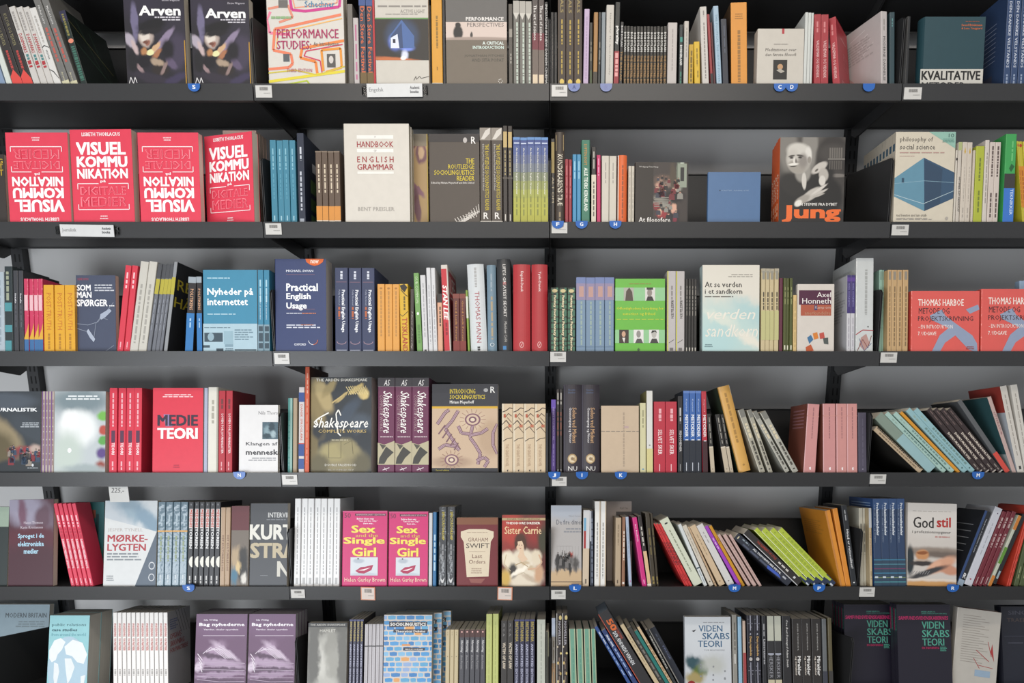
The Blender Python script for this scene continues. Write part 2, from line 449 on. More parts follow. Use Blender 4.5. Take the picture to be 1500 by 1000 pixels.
# ================================================================== TOP SHELF
row(1)
sp('pale blue book leaning at the left edge', 0, 9, 30, '#7f93ad', tl=-32)
sp('white slim book leaning beside pale blue book', 10, 19, 22, '#c9cfc8', tl=-24)
sp('black leaning books with gold lettering and red foot, at the left edge', 20, 50, 10, '#312d2c', 2, tl=-19,
   spine=[V_('KULTUR OG TEATER', .3, .1, .62, .5, '#8d8663', .01), BV(.35, .56, .6, .8, '#b0433f'), P([(0, .88), (.5, .8), (1, .93), (1, 1), (0, 1)], '#d44a43')])
sp('white leaning paperbacks with red lettering', 50, 80, 11, '#c4c0bb', 3, tl=12, spine=[BV(.25, .06, .6, .3, '#9b9692'), V_('DANMARKS', .2, .34, .75, .58, '#a8353b', .03), BV(.3, .6, .7, .67, '#4b7f80', 2), BV(.2, .68, .75, .77, '#a8353b', 2)])
sp('white leaning paperback crossed by a black drawn line', 80, 91, 13, '#d2d0cc', tl=42, spine=[BV(.35, .1, .6, .45, '#aaa6a1'), L([(0, .5), (.4, .48), (1, .52)], .12, '#26262a', .09), V_('stories', .4, .54, .7, .66, '#555'), L([(0, .78), (.5, .82), (1, .92)], .12, '#26262a', .09)])
sp('grey leaning paperbacks with white script and red lettering', 93, 115, -20, '#6f6e6b', 2, tl=41, spine=[V_('Michel Leiris', .35, .2, .62, .38, '#e4e2df'), BV(.3, .42, .62, .76, '#b45a50'), V_('Arena', .35, .86, .6, .95, '#cfc9a8'), R(0, .95, 1, 1, '#c9c4a4')])
sp('dark green leaning paperback with orange dot on spine', 119, 129, 17, '#1f2b28', tl=86, dep=.15, spine=[R(0, 0, 1, .14, '#2e2c44'), BV(.25, .04, .6, .33, '#837c44'), E(.5, .4, .42, .03, '#d9866c'), BV(.2, .47, .8, .93, '#3d6a5b', 16)],
   front=[R(0, 0, 1, 1, '#18201d'), L([(0, .12), (.9, .55)], .012, '#6e6a3d'), L([(.2, .05), (.6, .7)], .01, '#35503f'), L([(.5, .1), (.8, .8)], .01, '#35503f'), L([(0, .4), (.9, .8)], .01, '#3f5d4b')])
ARV = picture('#221f26', [(.3, .08, .4, .2, '#2d2836', 0, .5), (.8, .3, .3, .3, '#2a2632', 0, .5), (.85, .62, .16, .2, '#3d3648', -20, .35), (.17, .3, .06, .2, '#6a6480', 4, .25), (.08, .5, .1, .07, '#a59ca8', -40, .25), (.15, .57, .09, .04, '#b8a4a4', -50, .3), (.64, .5, .22, .045, '#857890', 38, .25), (.5, .58, .1, .03, '#c4a07c', 35, .3),
 (.35, .47, .125, .1, '#a89890', 0, .2), (.33, .45, .09, .07, '#d0c6bc', 0, .3), (.37, .52, .05, .03, '#8f5f50', 0, .4), (.33, .51, .05, .015, '#6c4438', 0, .4), (.45, .34, .24, .07, '#151316', 8, .3), (.42, .4, .2, .03, '#1b181b', 5, .4), (.4, .63, .07, .035, '#d9d6a2', 5, .2), (.3, .62, .05, .05, '#a87850', 20, .4), (.52, .64, .09, .03, '#a06c4c', 30, .35),
 (.28, .73, .12, .07, '#17141a', 0, .3), (.22, .8, .09, .03, '#8c7678', -35, .3), (.52, .74, .11, .045, '#a08c78', -8, .3), (.56, .82, .14, .06, '#2a2220', 0, .3), (.75, .74, .05, .1, '#5a4e66', 55, .3), (.62, .8, .1, .03, '#85706c', 50, .3), (.45, .92, .4, .05, '#2d2732', -10, .4), (.8, .92, .2, .05, '#37304a', 20, .4), (.7, .6, .1, .1, '#1a171d', 0, .4), (.1, .72, .08, .12, '#19171b', 0, .3)], .07, 8)
arven = [PIC(0, 0, 1, 1, ARV), T('Kirsten Wagensen', .64, .055, .93, .085, '#cfc9d2', .01), T('Arven', .25, .125, .94, .235, '#ecebea', .05), BH(.5, .245, .93, .3, '#c9c5cd', 2, 1, 8), R(.975, .5, .99, 1, '#b98b2b'), L([(.03, .97), (.06, .9), (.1, .97), (.13, .9), (.16, .96)], .01, '#e9e6e6')]
fc('dark face-out cover of huddled figures, left of its twin', 187, 275, -9, '#2b272e', .022, front=arven, spine=[R(0, 0, 1, 1, '#8a837d')])
fc('dark face-out cover of huddled figures, right of its twin', 284, 369, -4, '#2b272e', .024, front=arven, spine=[R(0, 0, 1, 1, '#6d6760')])
PS = [BH(.0, .02, .1, .05, '#888', 1), L([(.05, .22), (.0, .3), (.03, .44), (.3, .46)], .035, '#e27f9a'), L([(.02, .19), (.28, .15), (.34, .28), (.16, .33)], .03, '#d98a74'),
      L([(.3, -.02), (.33, .2), (.5, .215), (.95, .17), (.97, -.02)], .035, '#c73a86'), L([(.33, .02), (.37, .18), (.92, .13), (.93, -.02)], .016, '#e49a7a'),
      L([(.97, .25), (.35, .36), (.1, .4), (.07, .62), (.3, .66), (.32, .76), (.27, .8), (0, .82)], .034, '#df7c5c'), L([(.98, .29), (.36, .4), (.14, .44), (.11, .6)], .014, '#e5b060'),
      L([(1, .52), (.45, .6), (.42, .7), (.62, .74), (.64, .88)], .034, '#e0803c'), L([(.98, .56), (.5, .63), (.47, .68), (.68, .73), (.7, .86)], .015, '#c73a5a'),
      L([(.72, .84), (.7, .62), (.95, .6), (.96, .8), (.75, .85)], .03, '#dd8f30'), L([(0, .95), (.62, .88), (1, .84)], .035, '#d9c93a'), L([(0, .86), (.35, .83), (.64, .88), (1, .79)], .016, '#c9b83c'), L([(.1, 1), (.5, .94), (.55, 1)], .02, '#b6c43a'),
      R(.2, .66, .28, .74, '#565a5e'), R(.77, .66, .88, .8, '#55524f'), R(.16, .1, .28, .18, '#6a6663'), R(.4, .0, .55, .1, '#77706c'), E(.825, .72, .03, .04, '#c9c2bc'),
      T('Richard', .68, .05, .88, .1, '#5b9bb5'), T('Schechner', .5, .11, .89, .175, '#3f7fa8', .02), BH(.06, .27, .32, .32, '#88aa7a', 1), T('PERFORMANCE', .13, .4, .93, .5, '#a6275a', .02), T('STUDIES:', .12, .52, .57, .615, '#a6275a', .03), T('An Introduction', .6, .535, .93, .575, '#6a6460'), T('THIRD EDITION', .24, .815, .57, .85, '#b2405a')]
fc('white face-out cover with pink and orange tube lines', 394, 506, -14, '#cfcac2', .03, 4, front=PS, spine=[R(0, 0, 1, 1, '#77716a'), R(.2, .45, .8, .6, '#c27a4c')], yaw=0, shift=-.007)
sp('grey book leaning between tube-line cover and orange lettering', 511, 519, 6, '#6d6862', tl=508, dep=.12)
sp('slim white booklet with pink lettering', 519, 527, 26, '#b9b2b0', spine=[BV(.35, .1, .65, .9, '#b56a8c', 5)])
sp('dark blue paperbacks with orange lettering', 528, 548, -22, '#34394a', 2, spine=[R(0, 0, 1, .2, '#3b5288'), V_('Den Store Festival', .2, .21, .85, .86, '#d9683a', .02), R(0, .86, 1, 1, '#6a5530')])
sp('narrow red booklet beside the blue house cover', 547.6, 551, -20, '#b23238')
ALP = picture('#2a2724', [(.5, .4, .3, .4, '#33435f', 0, .3), (.37, .55, .12, .2, '#5c6fc0'), (.36, .52, .08, .14, '#dfe4f4', 0, .4), (.6, .7, .12, .07, '#6f86d8', 0, .5), (.55, .88, .06, .12, '#cfd4ea', 0, .5), (.5, .52, .06, .1, '#232a45'), (.4, 1.0, .5, .07, '#b7673a', -6), (.52, .95, .05, .05, '#ece6e0')], .03, 8)
fc('cream and black face-out cover with a blue glass house', 551, 629, -22, '#c4bfb5', .015, front=[R(0, .32, 1, .335, '#5c8a4c'), PIC(0, .335, 1, .74, ALP), P([(.27, .5), (.5, .34), (.73, .5), (.73, .62), (.27, .62)], '#47659b'), P([(.3, .5), (.5, .37), (.52, .62), (.3, .62)], '#34486f'), P([(.29, .52), (.42, .48), (.45, .62), (.29, .62)], '#d8dcec'), R(.33, .53, .38, .57, '#28283a'), BH(.06, .2, .97, .23, '#8b8680', 1), T('ACTIVE LIGHT', .48, .24, .94, .275, '#8d8982'), BH(.2, .28, .8, .3, '#a29d96', 1), L([(.71, .94), (.75, .9), (.76, .93), (.82, .9), (.85, .92), (1, .9)], .01, '#4c4743')])
sp('narrow grey booklet beside the yellow spine', 629, 633, 8, '#77726a', bk=.03)
sp('tall yellow paperback with white foot', 633, 649, -22, '#cf9530', spine=[BV(.42, .3, .6, .62, '#8a6a2a', 12), V_('g', .45, .8, .55, .84, '#7a5a20'), R(0, .965, 1, 1, '#d8d2c6')])
sp('thin black booklet left of the standing-man cover', 649, 653.5, -18, '#222222')
PPM = picture('#c9b8ae', [(.2, .6, .08, .4, '#1b1a1a', 0, .2), (.2, .18, .045, .15, '#1b1a1a', 0, .25), (.42, .75, .02, .2, '#3a3634', 0, .3), (.5, .95, .6, .12, '#9b8a80')], .02)
fc('grey-brown face-out cover with a man on a beach', 654, 743, -16, '#6a6661', .02, front=[R(0, 0, 1, 1, '#5f5d5b'), PIC(0, .335, 1, .52, PPM), R(0, .52, 1, 1, '#6c6256'), T('PERFORMANCE', .33, .285, .95, .325, '#dedad6', .04), T('PERSPECTIVES', .35, .345, .95, .385, '#5c5654', .01), T('A CRITICAL', .6, .535, .95, .57, '#d6e2dc', .04), T('INTRODUCTION', .44, .58, .95, .615, '#c9dcd4', .04), T('JONATHAN PITCHES', .3, .67, .95, .7, '#4e4a42'), T('AND SITA POPAT', .42, .71, .95, .745, '#4e4a42'), ('g', [E(.89+.03*math.cos(k), .945+.02*math.sin(k), .008, .006, '#cfcac4', 6) for k in range(0, 6)])], pages='#bdb6aa')
sp('dark grey book with pale smoke marks', 745, 751.5, 6, '#4e4943', spine=[R(.2, .3, .9, .4, '#8d877e'), BV(.4, .6, .7, .72, '#9d988f', 3)])
sp('grey-white slim paperbacks with a notch at the top', 752, 779, 1, '#6a6761', 3, spine=[R(0, 0, 1, .14, '#a8a49c'), P([(0, .14), (1, .14), (.5, .22)], '#c5c1b8'), BV(.5, .25, .8, .97, '#b7c2b6', 22)])
sp('brown and maroon paperbacks with white script', 779.5, 797.5, -9, '#4c4341', 2, spine=[R(0, .42, 1, .6, '#6b2c36'), R(0, .6, 1, 1, '#6a5d55'), V_('The art of science', .25, .12, .75, .5, '#ded9d4', .03), R(.1, .87, .9, 1, '#d3c0a4')])
sp('black paperback with white capitals, left of the panel joint', 797.6, 802.8, 3, '#262626', spine=[V_('INCLUSION IN NEW DANISH CINEMA', .2, .03, .85, .97, '#d5d3cf', .01)])
sp('black slim booklets beside the gold-lettered brown books', 806.6, 816.5, 18, '#1f1e1e', 2, spine=[BV(.5, .3, .7, .75, '#57524c')])
sp('tall dark brown books with gold lettering and gold seal', 817, 853, -14, '#362a21', 3, spine=[R(.02, 0, .12, 1, '#4c3c2e'), V_('STALS', .3, 0, .7, .23, '#8d7c4c', .04), BV(.42, .3, .6, .56, '#b0953f', 7), BV(.42, .63, .58, .88, '#b0953f', 7), E(.5, .95, .28, .03, '#d2b65c')])
sp('lilac paperback leaning slightly', 854, 862, 13, '#b8a3bf', tl=856, spine=[BV(.4, .1, .6, .9, '#9c86a5', 20)])
sp('black slim book with small green mark', 863, 868, 33, '#25241f', spine=[BV(.3, .3, .7, .6, '#6c675a', 3), R(.2, .75, .8, .95, '#3e4a2a')])
sp('tan paperback with black foot', 868.5, 875, 18, '#9b7242', tl=870, spine=[R(0, .8, 1, 1, '#38322a')])
sp('dark slim booklet right of the tan spine', 875.5, 879.5, 18, '#2b2d2e', tl=877, spine=[BV(.3, .4, .8, .7, '#77756e', 3)])
sp('grey-blue slim book under the first faded tag', 880, 886, 18, '#7e868b', tl=881.5)
sp('light grey paperback with small italic title', 886.5, 898, 7, '#bbb6ae', tl=888.5, spine=[V_('Philosophy: The Spirit Philosophy', .4, .1, .62, .86, '#78736c')])
sp('black book with big white script and dark red foot', 898.5, 906, 3, '#232524', tl=901.5, spine=[V_('plurality', .15, .28, .85, .5, '#e6e4e0', .05), R(0, .58, 1, 1, '#8c2a33'), BV(.2, .6, .8, .88, '#d79a98', 6)])
sp('slim black book with white lettering left of the row of twelve', 906.5, 912, 32, '#262525', tl=909, spine=[V_('BOB DYLAN', .2, .06, .8, .38, '#c9c7c4', .03), V_('THE BALLAD', .2, .45, .8, .92, '#a57f45', .03)])
sp('identical slim black songbooks with white and gold lettering', 912.5, 976, 38, '#25231f', 13, spine=[V_('BOB DYLAN', .15, .1, .85, .42, '#c9c7c2', .04), V_('THE MINSTREL BOY', .15, .48, .85, .99, '#9b7645', .04)])
sp('pale grey paperback right of the black songbooks', 977, 991, 33, '#b6afab', tl=978.5, spine=[BV(.45, .1, .56, .75, '#968f8c', 12)])
sp('black slim book with green lettering', 994, 999.5, 36, '#20282a', spine=[R(.2, .2, .9, .28, '#35877a'), V_('BORDERLAND', .2, .33, .85, .66, '#d6d6d2', .05), BV(.3, .76, .7, .97, '#357a66', 4)])
sp('pale paperback left of the small yellow books', 1001, 1008, 31, '#b8b2aa', spine=[BV(.4, .1, .65, .55, '#928c85', 8)])
sp('small mustard paperback', 1008.5, 1016, 65, '#b89426', spine=[BV(.3, .15, .7, .9, '#6f5a1c', 8)])
sp('small bright yellow paperback', 1017, 1026, 61, '#cda92c', tl=1016, spine=[BV(.4, .15, .6, .55, '#7d671e', 5), BV(.5, .65, .7, .8, '#7d671e', 3)])
sp('white paperback leaning left behind yellow book', 1029, 1039.5, 10, '#c1bcb6', tl=1025, spine=[BV(.42, .05, .6, .12, '#847f7a', 2), BV(.42, .2, .6, .9, '#847f7a', 18)])
sp('slim red and black book leaning left', 1041, 1045.5, 21, '#8c3236', tl=1035, spine=[R(0, .82, 1, 1, '#242022')])
sp('slim dark red book leaning left', 1045.7, 1049, 33, '#4e1f24', tl=1040)
sp('pale blue paperback leaning left', 1050, 1058, 9, '#9cb3c4', tl=1044.5, spine=[V_('THE POLITICAL THEORY OF POWER', .3, .1, .7, .95, '#6a8ba0')])
sp('dark navy paperback beside the thick orange book', 1059, 1068, 28, '#292d38', tl=1055.5, spine=[BV(.4, .1, .6, .5, '#4a5160', 4)])
sp('thick orange paperback with thin grey lettering', 1071, 1095, 4, '#cf8b36', tl=1070, hard=0, spine=[BH(.25, .13, .75, .21, '#a3702f', 3), BV(.4, .33, .58, .95, '#936a33', 20)], back=[R(0, 0, 1, 1, '#4a3623')])
fc('cream face-out booklet with small dark portrait and red ribbon', 1108, 1176, 42, '#c0bab0', .03, front=[R(.52, 0, .57, .09, '#a83038'), BH(.35, .26, .66, .29, '#8d8780', 1, 0, 2), T('Meditationer over', .17, .335, .84, .39, '#55504b', .01, .15), T('den første filosofi', .17, .42, .84, .475, '#55504b', .01, .15), R(.35, .54, .65, .88, '#1f1d1b'), E(.5, .66, .06, .05, '#b68e68'), P([(.42, .72), (.5, .69), (.6, .74), (.52, .77)], '#a9a297')])
sp('white slim booklets between the cream cover and red books', 1176.5, 1191, 18, '#c4c7c3', 3, dep=.1)
rs = [BV(.3, .1, .55, .25, '#c77a7c', 3), V_('VALDEMAR OG VIDENSK', .3, .36, .7, .88, '#dcb8b6', .02)]
sp('red paperbacks with pale lettering, upright', 1191.5, 1214, 21, '#9c3038', 2, tl=1192, spine=rs)
sp('red paperback turned to show its front cover', 1222, 1231, 22, '#a3303a', tl=1216, yaw=35, spine=rs, dep=.12, front=[L([(.1, .05), (.9, .05), (.9, .97), (.1, .97)], .012, '#c57177'), BH(.35, .2, .8, .24, '#c98a8c', 1), T('ETIK', .5, .4, .85, .5, '#bd6a70'), T('OG TRO', .5, .52, .85, .62, '#bd6a70'), BH(.2, .85, .8, .92, '#c98a8c', 2)])
sp('pale grey hardcover turned to show its back cover', 1291, 1302, 17, '#b9b2b0', tl=1289.5, yaw=-15, spine=[BV(.4, .1, .55, .25, '#8d8780', 3), V_('MODERNE DANNELSE', .3, .33, .7, .92, '#5d5956', .02)], back=[('g', [L([(.2+.1*k, .15+.1*k), (.6+.07*k, .1+.08*k)], .01, '#d6d2d0') for k in range(4)]), BH(.12, .2, .8, .5, '#a39d9a', 8, -1), P([(0, .5), (.4, .8), (.3, 1), (0, 1)], '#b6918c')], dep=.14)
sp('dark teal slim book behind the pale hardcover', 1303, 1311, 18, '#2a4148', tl=1303, bk=.01, spine=[BV(.4, .08, .6, .2, '#5b8a8a', 3)])
sp('thin black book turned to show a grey back cover', 1325, 1330, 24, '#1f2022', back=[R(0, 0, 1, 1, '#5a5a5a'), BV(.3, .25, .45, .9, '#4a4a4a', 12)], dep=.12)
fc('dark teal face-out hardcover with white band and black lettering', 1347, 1439, 24.5, '#24424a', .035, hard=1, front=[T('Svend Brinkmann', .62, .1, .95, .135, '#c2663c', .03), T('& Lene Tanggaard', .62, .15, .95, .19, '#c2663c', .03), BH(.68, .065, .9, .08, '#8d4c38', 1), R(0, .75, 1, 1, '#c3c0b8'), T('KVALITATIVE', .02, .775, .96, .91, '#1a1a1a', .05), T('METODER', .03, .935, .72, 1.06, '#1a1a1a', .03)], spine=[R(0, .775, 1, 1, '#c3c0b8')])
sp('blue paperbacks with white lettering at the right edge', 1469, 1511, -12, '#2f4468', 4, spine=[V_('DEN DANSKE VELSTANDS', .3, .1, .7, .8, '#c5cbd8', .03), BV(.35, .87, .6, .97, '#8d9ab2', 3)], back=[R(0, 0, 1, 1, '#2c3f60'), ('g', [L([(.1, .25+.05*k), (.75, .25+.05*k)], .01, '#7f8ba6') for k in range(9)]), R(.2, .8, .7, .95, '#3c3f52')], dep=.15, jit=0)

# ================================================================== SECOND SHELF
row(2)
fc('dark brown face-out cover with yellow capitals, cut by the left edge', -48, 11, 226, '#38312d', .015, front=[T('KROG', .5, .06, .97, .13, '#c9a62e', .03), T('ARESAT', .4, .21, .97, .3, '#c9a62e', .03), T('OGSAT', .45, .135, .97, .205, '#c9a62e', .03)], bk=.02)
VK = [T('LISBETH THORLACIUS', .2, .03, .82, .07, '#f2e9ea', .04), T('VISUEL', .1, .13, .9, .27, '#fbf6f6', .06), T('KOMMU', .1, .28, .92, .4, '#fbf6f6', .07), T('NIKATION', .1, .41, .92, .52, '#fbf6f6', .06), T('på', .47, .53, .56, .565, '#f5e9ea', .05),
      L([(.1, .63), (.1, .57), (.44, .57)], .012, '#f2e4e6', .72), L([(.6, .57), (.92, .57), (.92, .63)], .012, '#f2e4e6', .72), L([(.1, .79), (.1, .845), (.92, .845), (.92, .79)], .012, '#f2e4e6', .72),
      T('DIGITALE', .14, .6, .88, .69, '#ef8d98', .03), T('DIGITALE', .155, .61, .87, .683, '#dd4158', .0), T('MEDIER', .14, .71, .88, .815, '#ef8d98', .03), T('MEDIER', .155, .72, .87, .808, '#dd4158', .0), BH(.44, .91, .57, .96, '#f0c6cb', 2)]
RED = '#dc3f55'
fc('bright red face-out cover standing upside down, leftmost', 14, 105, 194, RED, .02, front=VK, flip=1)
fc('bright red face-out cover standing upright, second from left', 106, 198, 189, RED, .022, front=VK, yaw=1.5)
fc('bright red face-out cover standing upside down, third from left', 206, 295, 194, RED, .02, front=VK, flip=1)
fc('bright red face-out cover turned towards the right, rightmost of four', 292, 373, 192, RED, .022, front=VK, yaw=15, bk=.0)
fc('pale-edged thick books behind the rightmost red cover', 330, 379.5, 191, '#c9aaa0', .02, 3, bk=.075, pages='#cbb6a8')
TL = [BV(.4, .1, .6, .35, '#86b9c9', 5), BV(.45, .4, .58, .7, '#5f9fb4', 6), BV(.4, .9, .6, .96, '#9cc4d0', 1)]
sp('teal paperbacks between red covers and navy book', 398, 435, 205, '#3c7e96', 4, spine=TL)
sp('dark navy paperback with green pictures on its cover', 437.5, 448, 195, '#222a3c', dep=.14, spine=[BV(.4, .15, .65, .3, '#c6cad2', 3), BV(.35, .42, .6, .85, '#b8bcc6', 8), R(.2, .94, .8, 1, '#9aa0aa')], front=[R(.4, .25, .9, .35, '#c0c4cc'), R(.3, .45, .95, .6, '#4c6b3f'), R(.3, .66, .95, .8, '#3f5c38'), R(.3, .85, .95, .97, '#4f6f45')])
sp('brown paperbacks with an orange band near the foot', 464, 499.5, 221, '#5b4a3d', 4, spine=[R(0, 0, 1, .02, '#7a6a5a'), BV(.4, .18, .65, .57, '#cfc0a8', 7), R(0, .755, 1, .95, '#cf8a3c'), R(0, .95, 1, .965, '#d9cfbf')])
HB = [R(.2, .115, .76, .15, '#e9e6e0'), R(.2, .25, .76, .285, '#e9e6e0'), R(.2, .475, .76, .5, '#e6e3dc'), T('A', .47, .12, .49, .14, '#777'), T('HANDBOOK', .2, .175, .76, .235, '#9c2f35', .02), T('OF', .46, .26, .5, .28, '#777'), T('E N G L I S H', .2, .325, .76, .385, '#9c2f35', .02), T('GRAMMAR', .2, .4, .76, .46, '#9c2f35', .02), T('BENT PREISLER', .2, .83, .76, .87, '#a29c95', .01)]
fc('white face-out handbooks with dark red title', 506, 601, 181, '#d0cac0', .022, 2, front=HB, pages='#c9c2ac', spine=[R(0, 0, 1, 1, '#d6d1c8')], shift=.002)
LIZ = lambda b: [(.5, .1, .2, .12, '#b99478'), (.45, .15, .5, .05, '#7a4a52', 20, .2), (.8, .2, .16, .12, '#7d5560', 0, .2), (.8, .2, .09, .07, '#cfae8c', 0, .3), (.3, .45, .06, .3, '#70434c', 10, .25), (.5, .55, .4, .05, '#8a6070', -15, .2), (.65, .75, .1, .2, '#75505a', 25, .25), (.4, .8, .3, .05, '#6d4348', 30, .25)]
fc('ochre patterned cover peeking out between white handbook and brown reader', 580, 628, 196, '#b0925f', .014, front=[PIC(0, 0, 1, 1, picture('#b89a6c', LIZ(0), .08, 9)), R(.0, 0, 1, .13, '#8d8270'), R(.97, 0, 1, 1, '#c3a84a')], bk=.05)
SR = [R(0, 0, 1, .09, '#2b2626'), E(.72, .07, .04, .03, '#b7b1ad'), T('R', .84, .03, .93, .11, '#e9e6e2', .02), T('THE', .73, .27, .9, .33, '#d2bb2c', .02), T('ROUTLEDGE', .38, .335, .9, .39, '#d2bb2c', .02), T('SOCIOLINGUISTICS', .1, .4, .9, .455, '#d2bb2c', .02), T('READER', .55, .465, .9, .52, '#d2bb2c', .02), T('Edited by Miriam Meyerhoff and Erik Schleef', .04, .53, .9, .56, '#dcd7d0', .02)]
for k in range(11):
    SR += [P([(.97-.05*k, .78+.022*k), (.98-.05*k, .78+.022*k), (1-.03*k, .87+.02*k*.5), (.985-.03*k, .88+.011*k)], '#cfc8c0')]
SR += [L([(.99, .86), (.75, .93), (.55, 1)], .016, '#d2ccc4')]
for k in range(8): SR += [L([(.5+.055*k, .975-.012*k-.035), (.56+.055*k, .995-.01*k)], .014, '#cfc8c0')]
fc('dark brown face-out reader with yellow title and fern', 629.5, 703, 196, '#483f37', .02, front=SR)
sp('brown reader spines with yellow and white lettering', 703.5, 736.5, 187, '#463d35', 2, spine=[R(0, 0, 1, .13, '#8a8278'), P([(.1, .12), (.5, .03), (.95, .0), (.9, .06), (.4, .12)], '#cfc9c0'), V_('THE ROUTLEDGE SOCIOLINGUISTICS READER', .45, .17, .8, .86, '#c9b22c', .02), V_('Edited by Miriam Meyerhoff and Erik Schleef', .2, .17, .38, .65, '#d6d1c8', .01), T('R', .3, .88, .75, .95, '#e6e2dc', .02), R(0, .97, 1, .99, '#d6d0c8')])
sp('black slim books with golden tops', 737, 751, 184, '#2b2420', 2, spine=[R(.1, .06, .9, .22, '#bba26c'), BV(.35, .25, .6, .5, '#a59468', 7), R(0, .52, 1, .54, '#4c443c'), BV(.4, .9, .6, .97, '#c9c2b8', 1), R(0, .985, 1, 1, '#d0c8bc')])
GB = ['#3b4c86', '#4a5a8e', '#5c6689', '#6d7480', '#7b8168', '#8d9256', '#9c9f4c', '#a7a748', '#a9a843', '#a5a33f']
sp('blue to yellow shaded grammar spines', 752, 803, 201, '#4b5a8d', 5, spine=[R(0, .1*k, 1, .1*k+.1, GB[k]) for k in range(10)]+[R(0, 0, 1, .03, '#5f8ac0'), R(.1, .06, .9, .075, '#c3cbe0'), V_('An Introduction to English Grammar', .36, .12, .66, .66, '#eceade', .02), BV(.4, .68, .6, .9, '#7d7f3a', 3)])
sp('slim black book with gold lettering right of the panel joint', 807, 812.8, 203, '#2b2723', spine=[R(.1, .04, .9, .4, '#8f7b46'), V_('ALT OM', .25, .45, .8, .75, '#a3967c', .02)])
sp('tall brown hardcover with cream capitals and gold top', 813, 827, 193, '#40362e', hard=1, spine=[R(.1, .03, .9, .2, '#b7a06a'), V_('KUNDSKABENS TRÆ', .25, .24, .8, .8, '#e6ddca', .03), BV(.4, .87, .6, .97, '#8f7d62', 2)])
sp('dark red slim booklets', 827.5, 838, 233, '#8f2a35', 2, spine=[BV(.35, .1, .65, .6, '#b9686c', 5)])
sp('bright blue slim books', 838.5, 851, 226, '#3f86ae', 2, spine=[BV(.35, .1, .65, .35, '#8fc0d6', 3)])
sp('green paperback with orange and white lettering', 851.5, 864, 205, '#33705a', spine=[V_('LUFTEN EGET', .3, .05, .65, .3, '#c0853c', .02), V_('ALLE TIDERS KERNELAND', .3, .33, .75, .85, '#dfe6dc', .04)])
sp('black slim book with cream lower half', 866, 873, 215, '#2b2725', spine=[R(0, .36, 1, 1, '#cfc5b2'), BV(.35, .06, .65, .3, '#a8a29a', 3), BV(.35, .45, .65, .9, '#5c5650', 8)])
sp('magenta slim book', 874, 880, 227, '#b8285c', tl=874, spine=[BV(.3, .05, .6, .3, '#dd8fae', 3)])
sp('off-white paperbacks beside the magenta book', 881, 903, 228, '#c4bdb0', 2, spine=[BV(.45, .1, .58, .4, '#97918a', 4)])
sp('orange-red book with white edges', 904.5, 918, 227, '#d4632f', hard=1, spine=[R(0, 0, .1, 1, '#d6cfc6'), BV(.45, .15, .6, .92, '#8f4a2a', 14)])
sp('cream slim booklets beside the black picture cover', 920, 929, 243, '#bfb7a8', 2, spine=[BV(.4, .1, .6, .9, '#9c958a', 8)])
AF = picture('#3a3330', [(.3, .3, .3, .1, '#5c4a40'), (.2, .32, .08, .05, '#8d7264'), (.45, .35, .2, .05, '#7c6a60', 0, .6), (.6, .3, .1, .3, '#4b4034', 10), (.8, .15, .12, .3, '#6a7264', 0, .2), (.85, .1, .06, .2, '#b0b8a8', 0, .3), (.3, .6, .3, .05, '#77736a', -6), (.25, .68, .3, .04, '#8a867c', -6), (.3, .45, .06, .06, '#c79c84', 0, .6), (.65, .45, .07, .05, '#c9a48c', 0, .6), (.12, .38, .06, .05, '#b98f7c', 0, .6), (.62, .55, .3, .1, '#1f1b1c'), (.1, .7, .1, .06, '#7e2a30'), (.3, .84, .2, .06, '#8c3034'), (.2, .8, .06, .05, '#d0a58c', 0, .5), (.6, .85, .18, .16, '#232024'), (.62, .74, .09, .08, '#c99c86', 0, .3), (.65, .9, .06, .1, '#7c2c3c')], .08, 12)
fc('black face-out cover with a crowd on stairs', 930, 1008, 237, '#26211e', .018, front=[R(.0, 0, .33, 1, '#2c2621'), PIC(.34, 0, .98, 1, AF), R(.8, .02, .97, .4, '#8d9484'), R(.85, .08, .92, .3, '#2b2a28'), ('g', [R(.36, .56+.035*k, .68, .575+.035*k, '#8a867d') for k in range(5)]), crowd(.4, .22, .85, .5, 22, 4), crowd(.42, .62, .92, .86, 7, 9), T('Wolfgang Fritz Haug', .07, .065, .43, .095, '#cdc8c2', .01), T('At filosofere', .07, .885, .67, .965, '#efebe6', .02)], yaw=-2, bk=.004)
fc('plain slate-blue face-out booklet standing alone', 1036, 1113, 252, '#4c6c94', .012, front=[R(.22, .335, .24, .36, '#1f2733'), T('KRITIK ANALYSE', .26, .335, .78, .36, '#8da3bd', .01)], yaw=0, bk=.01)
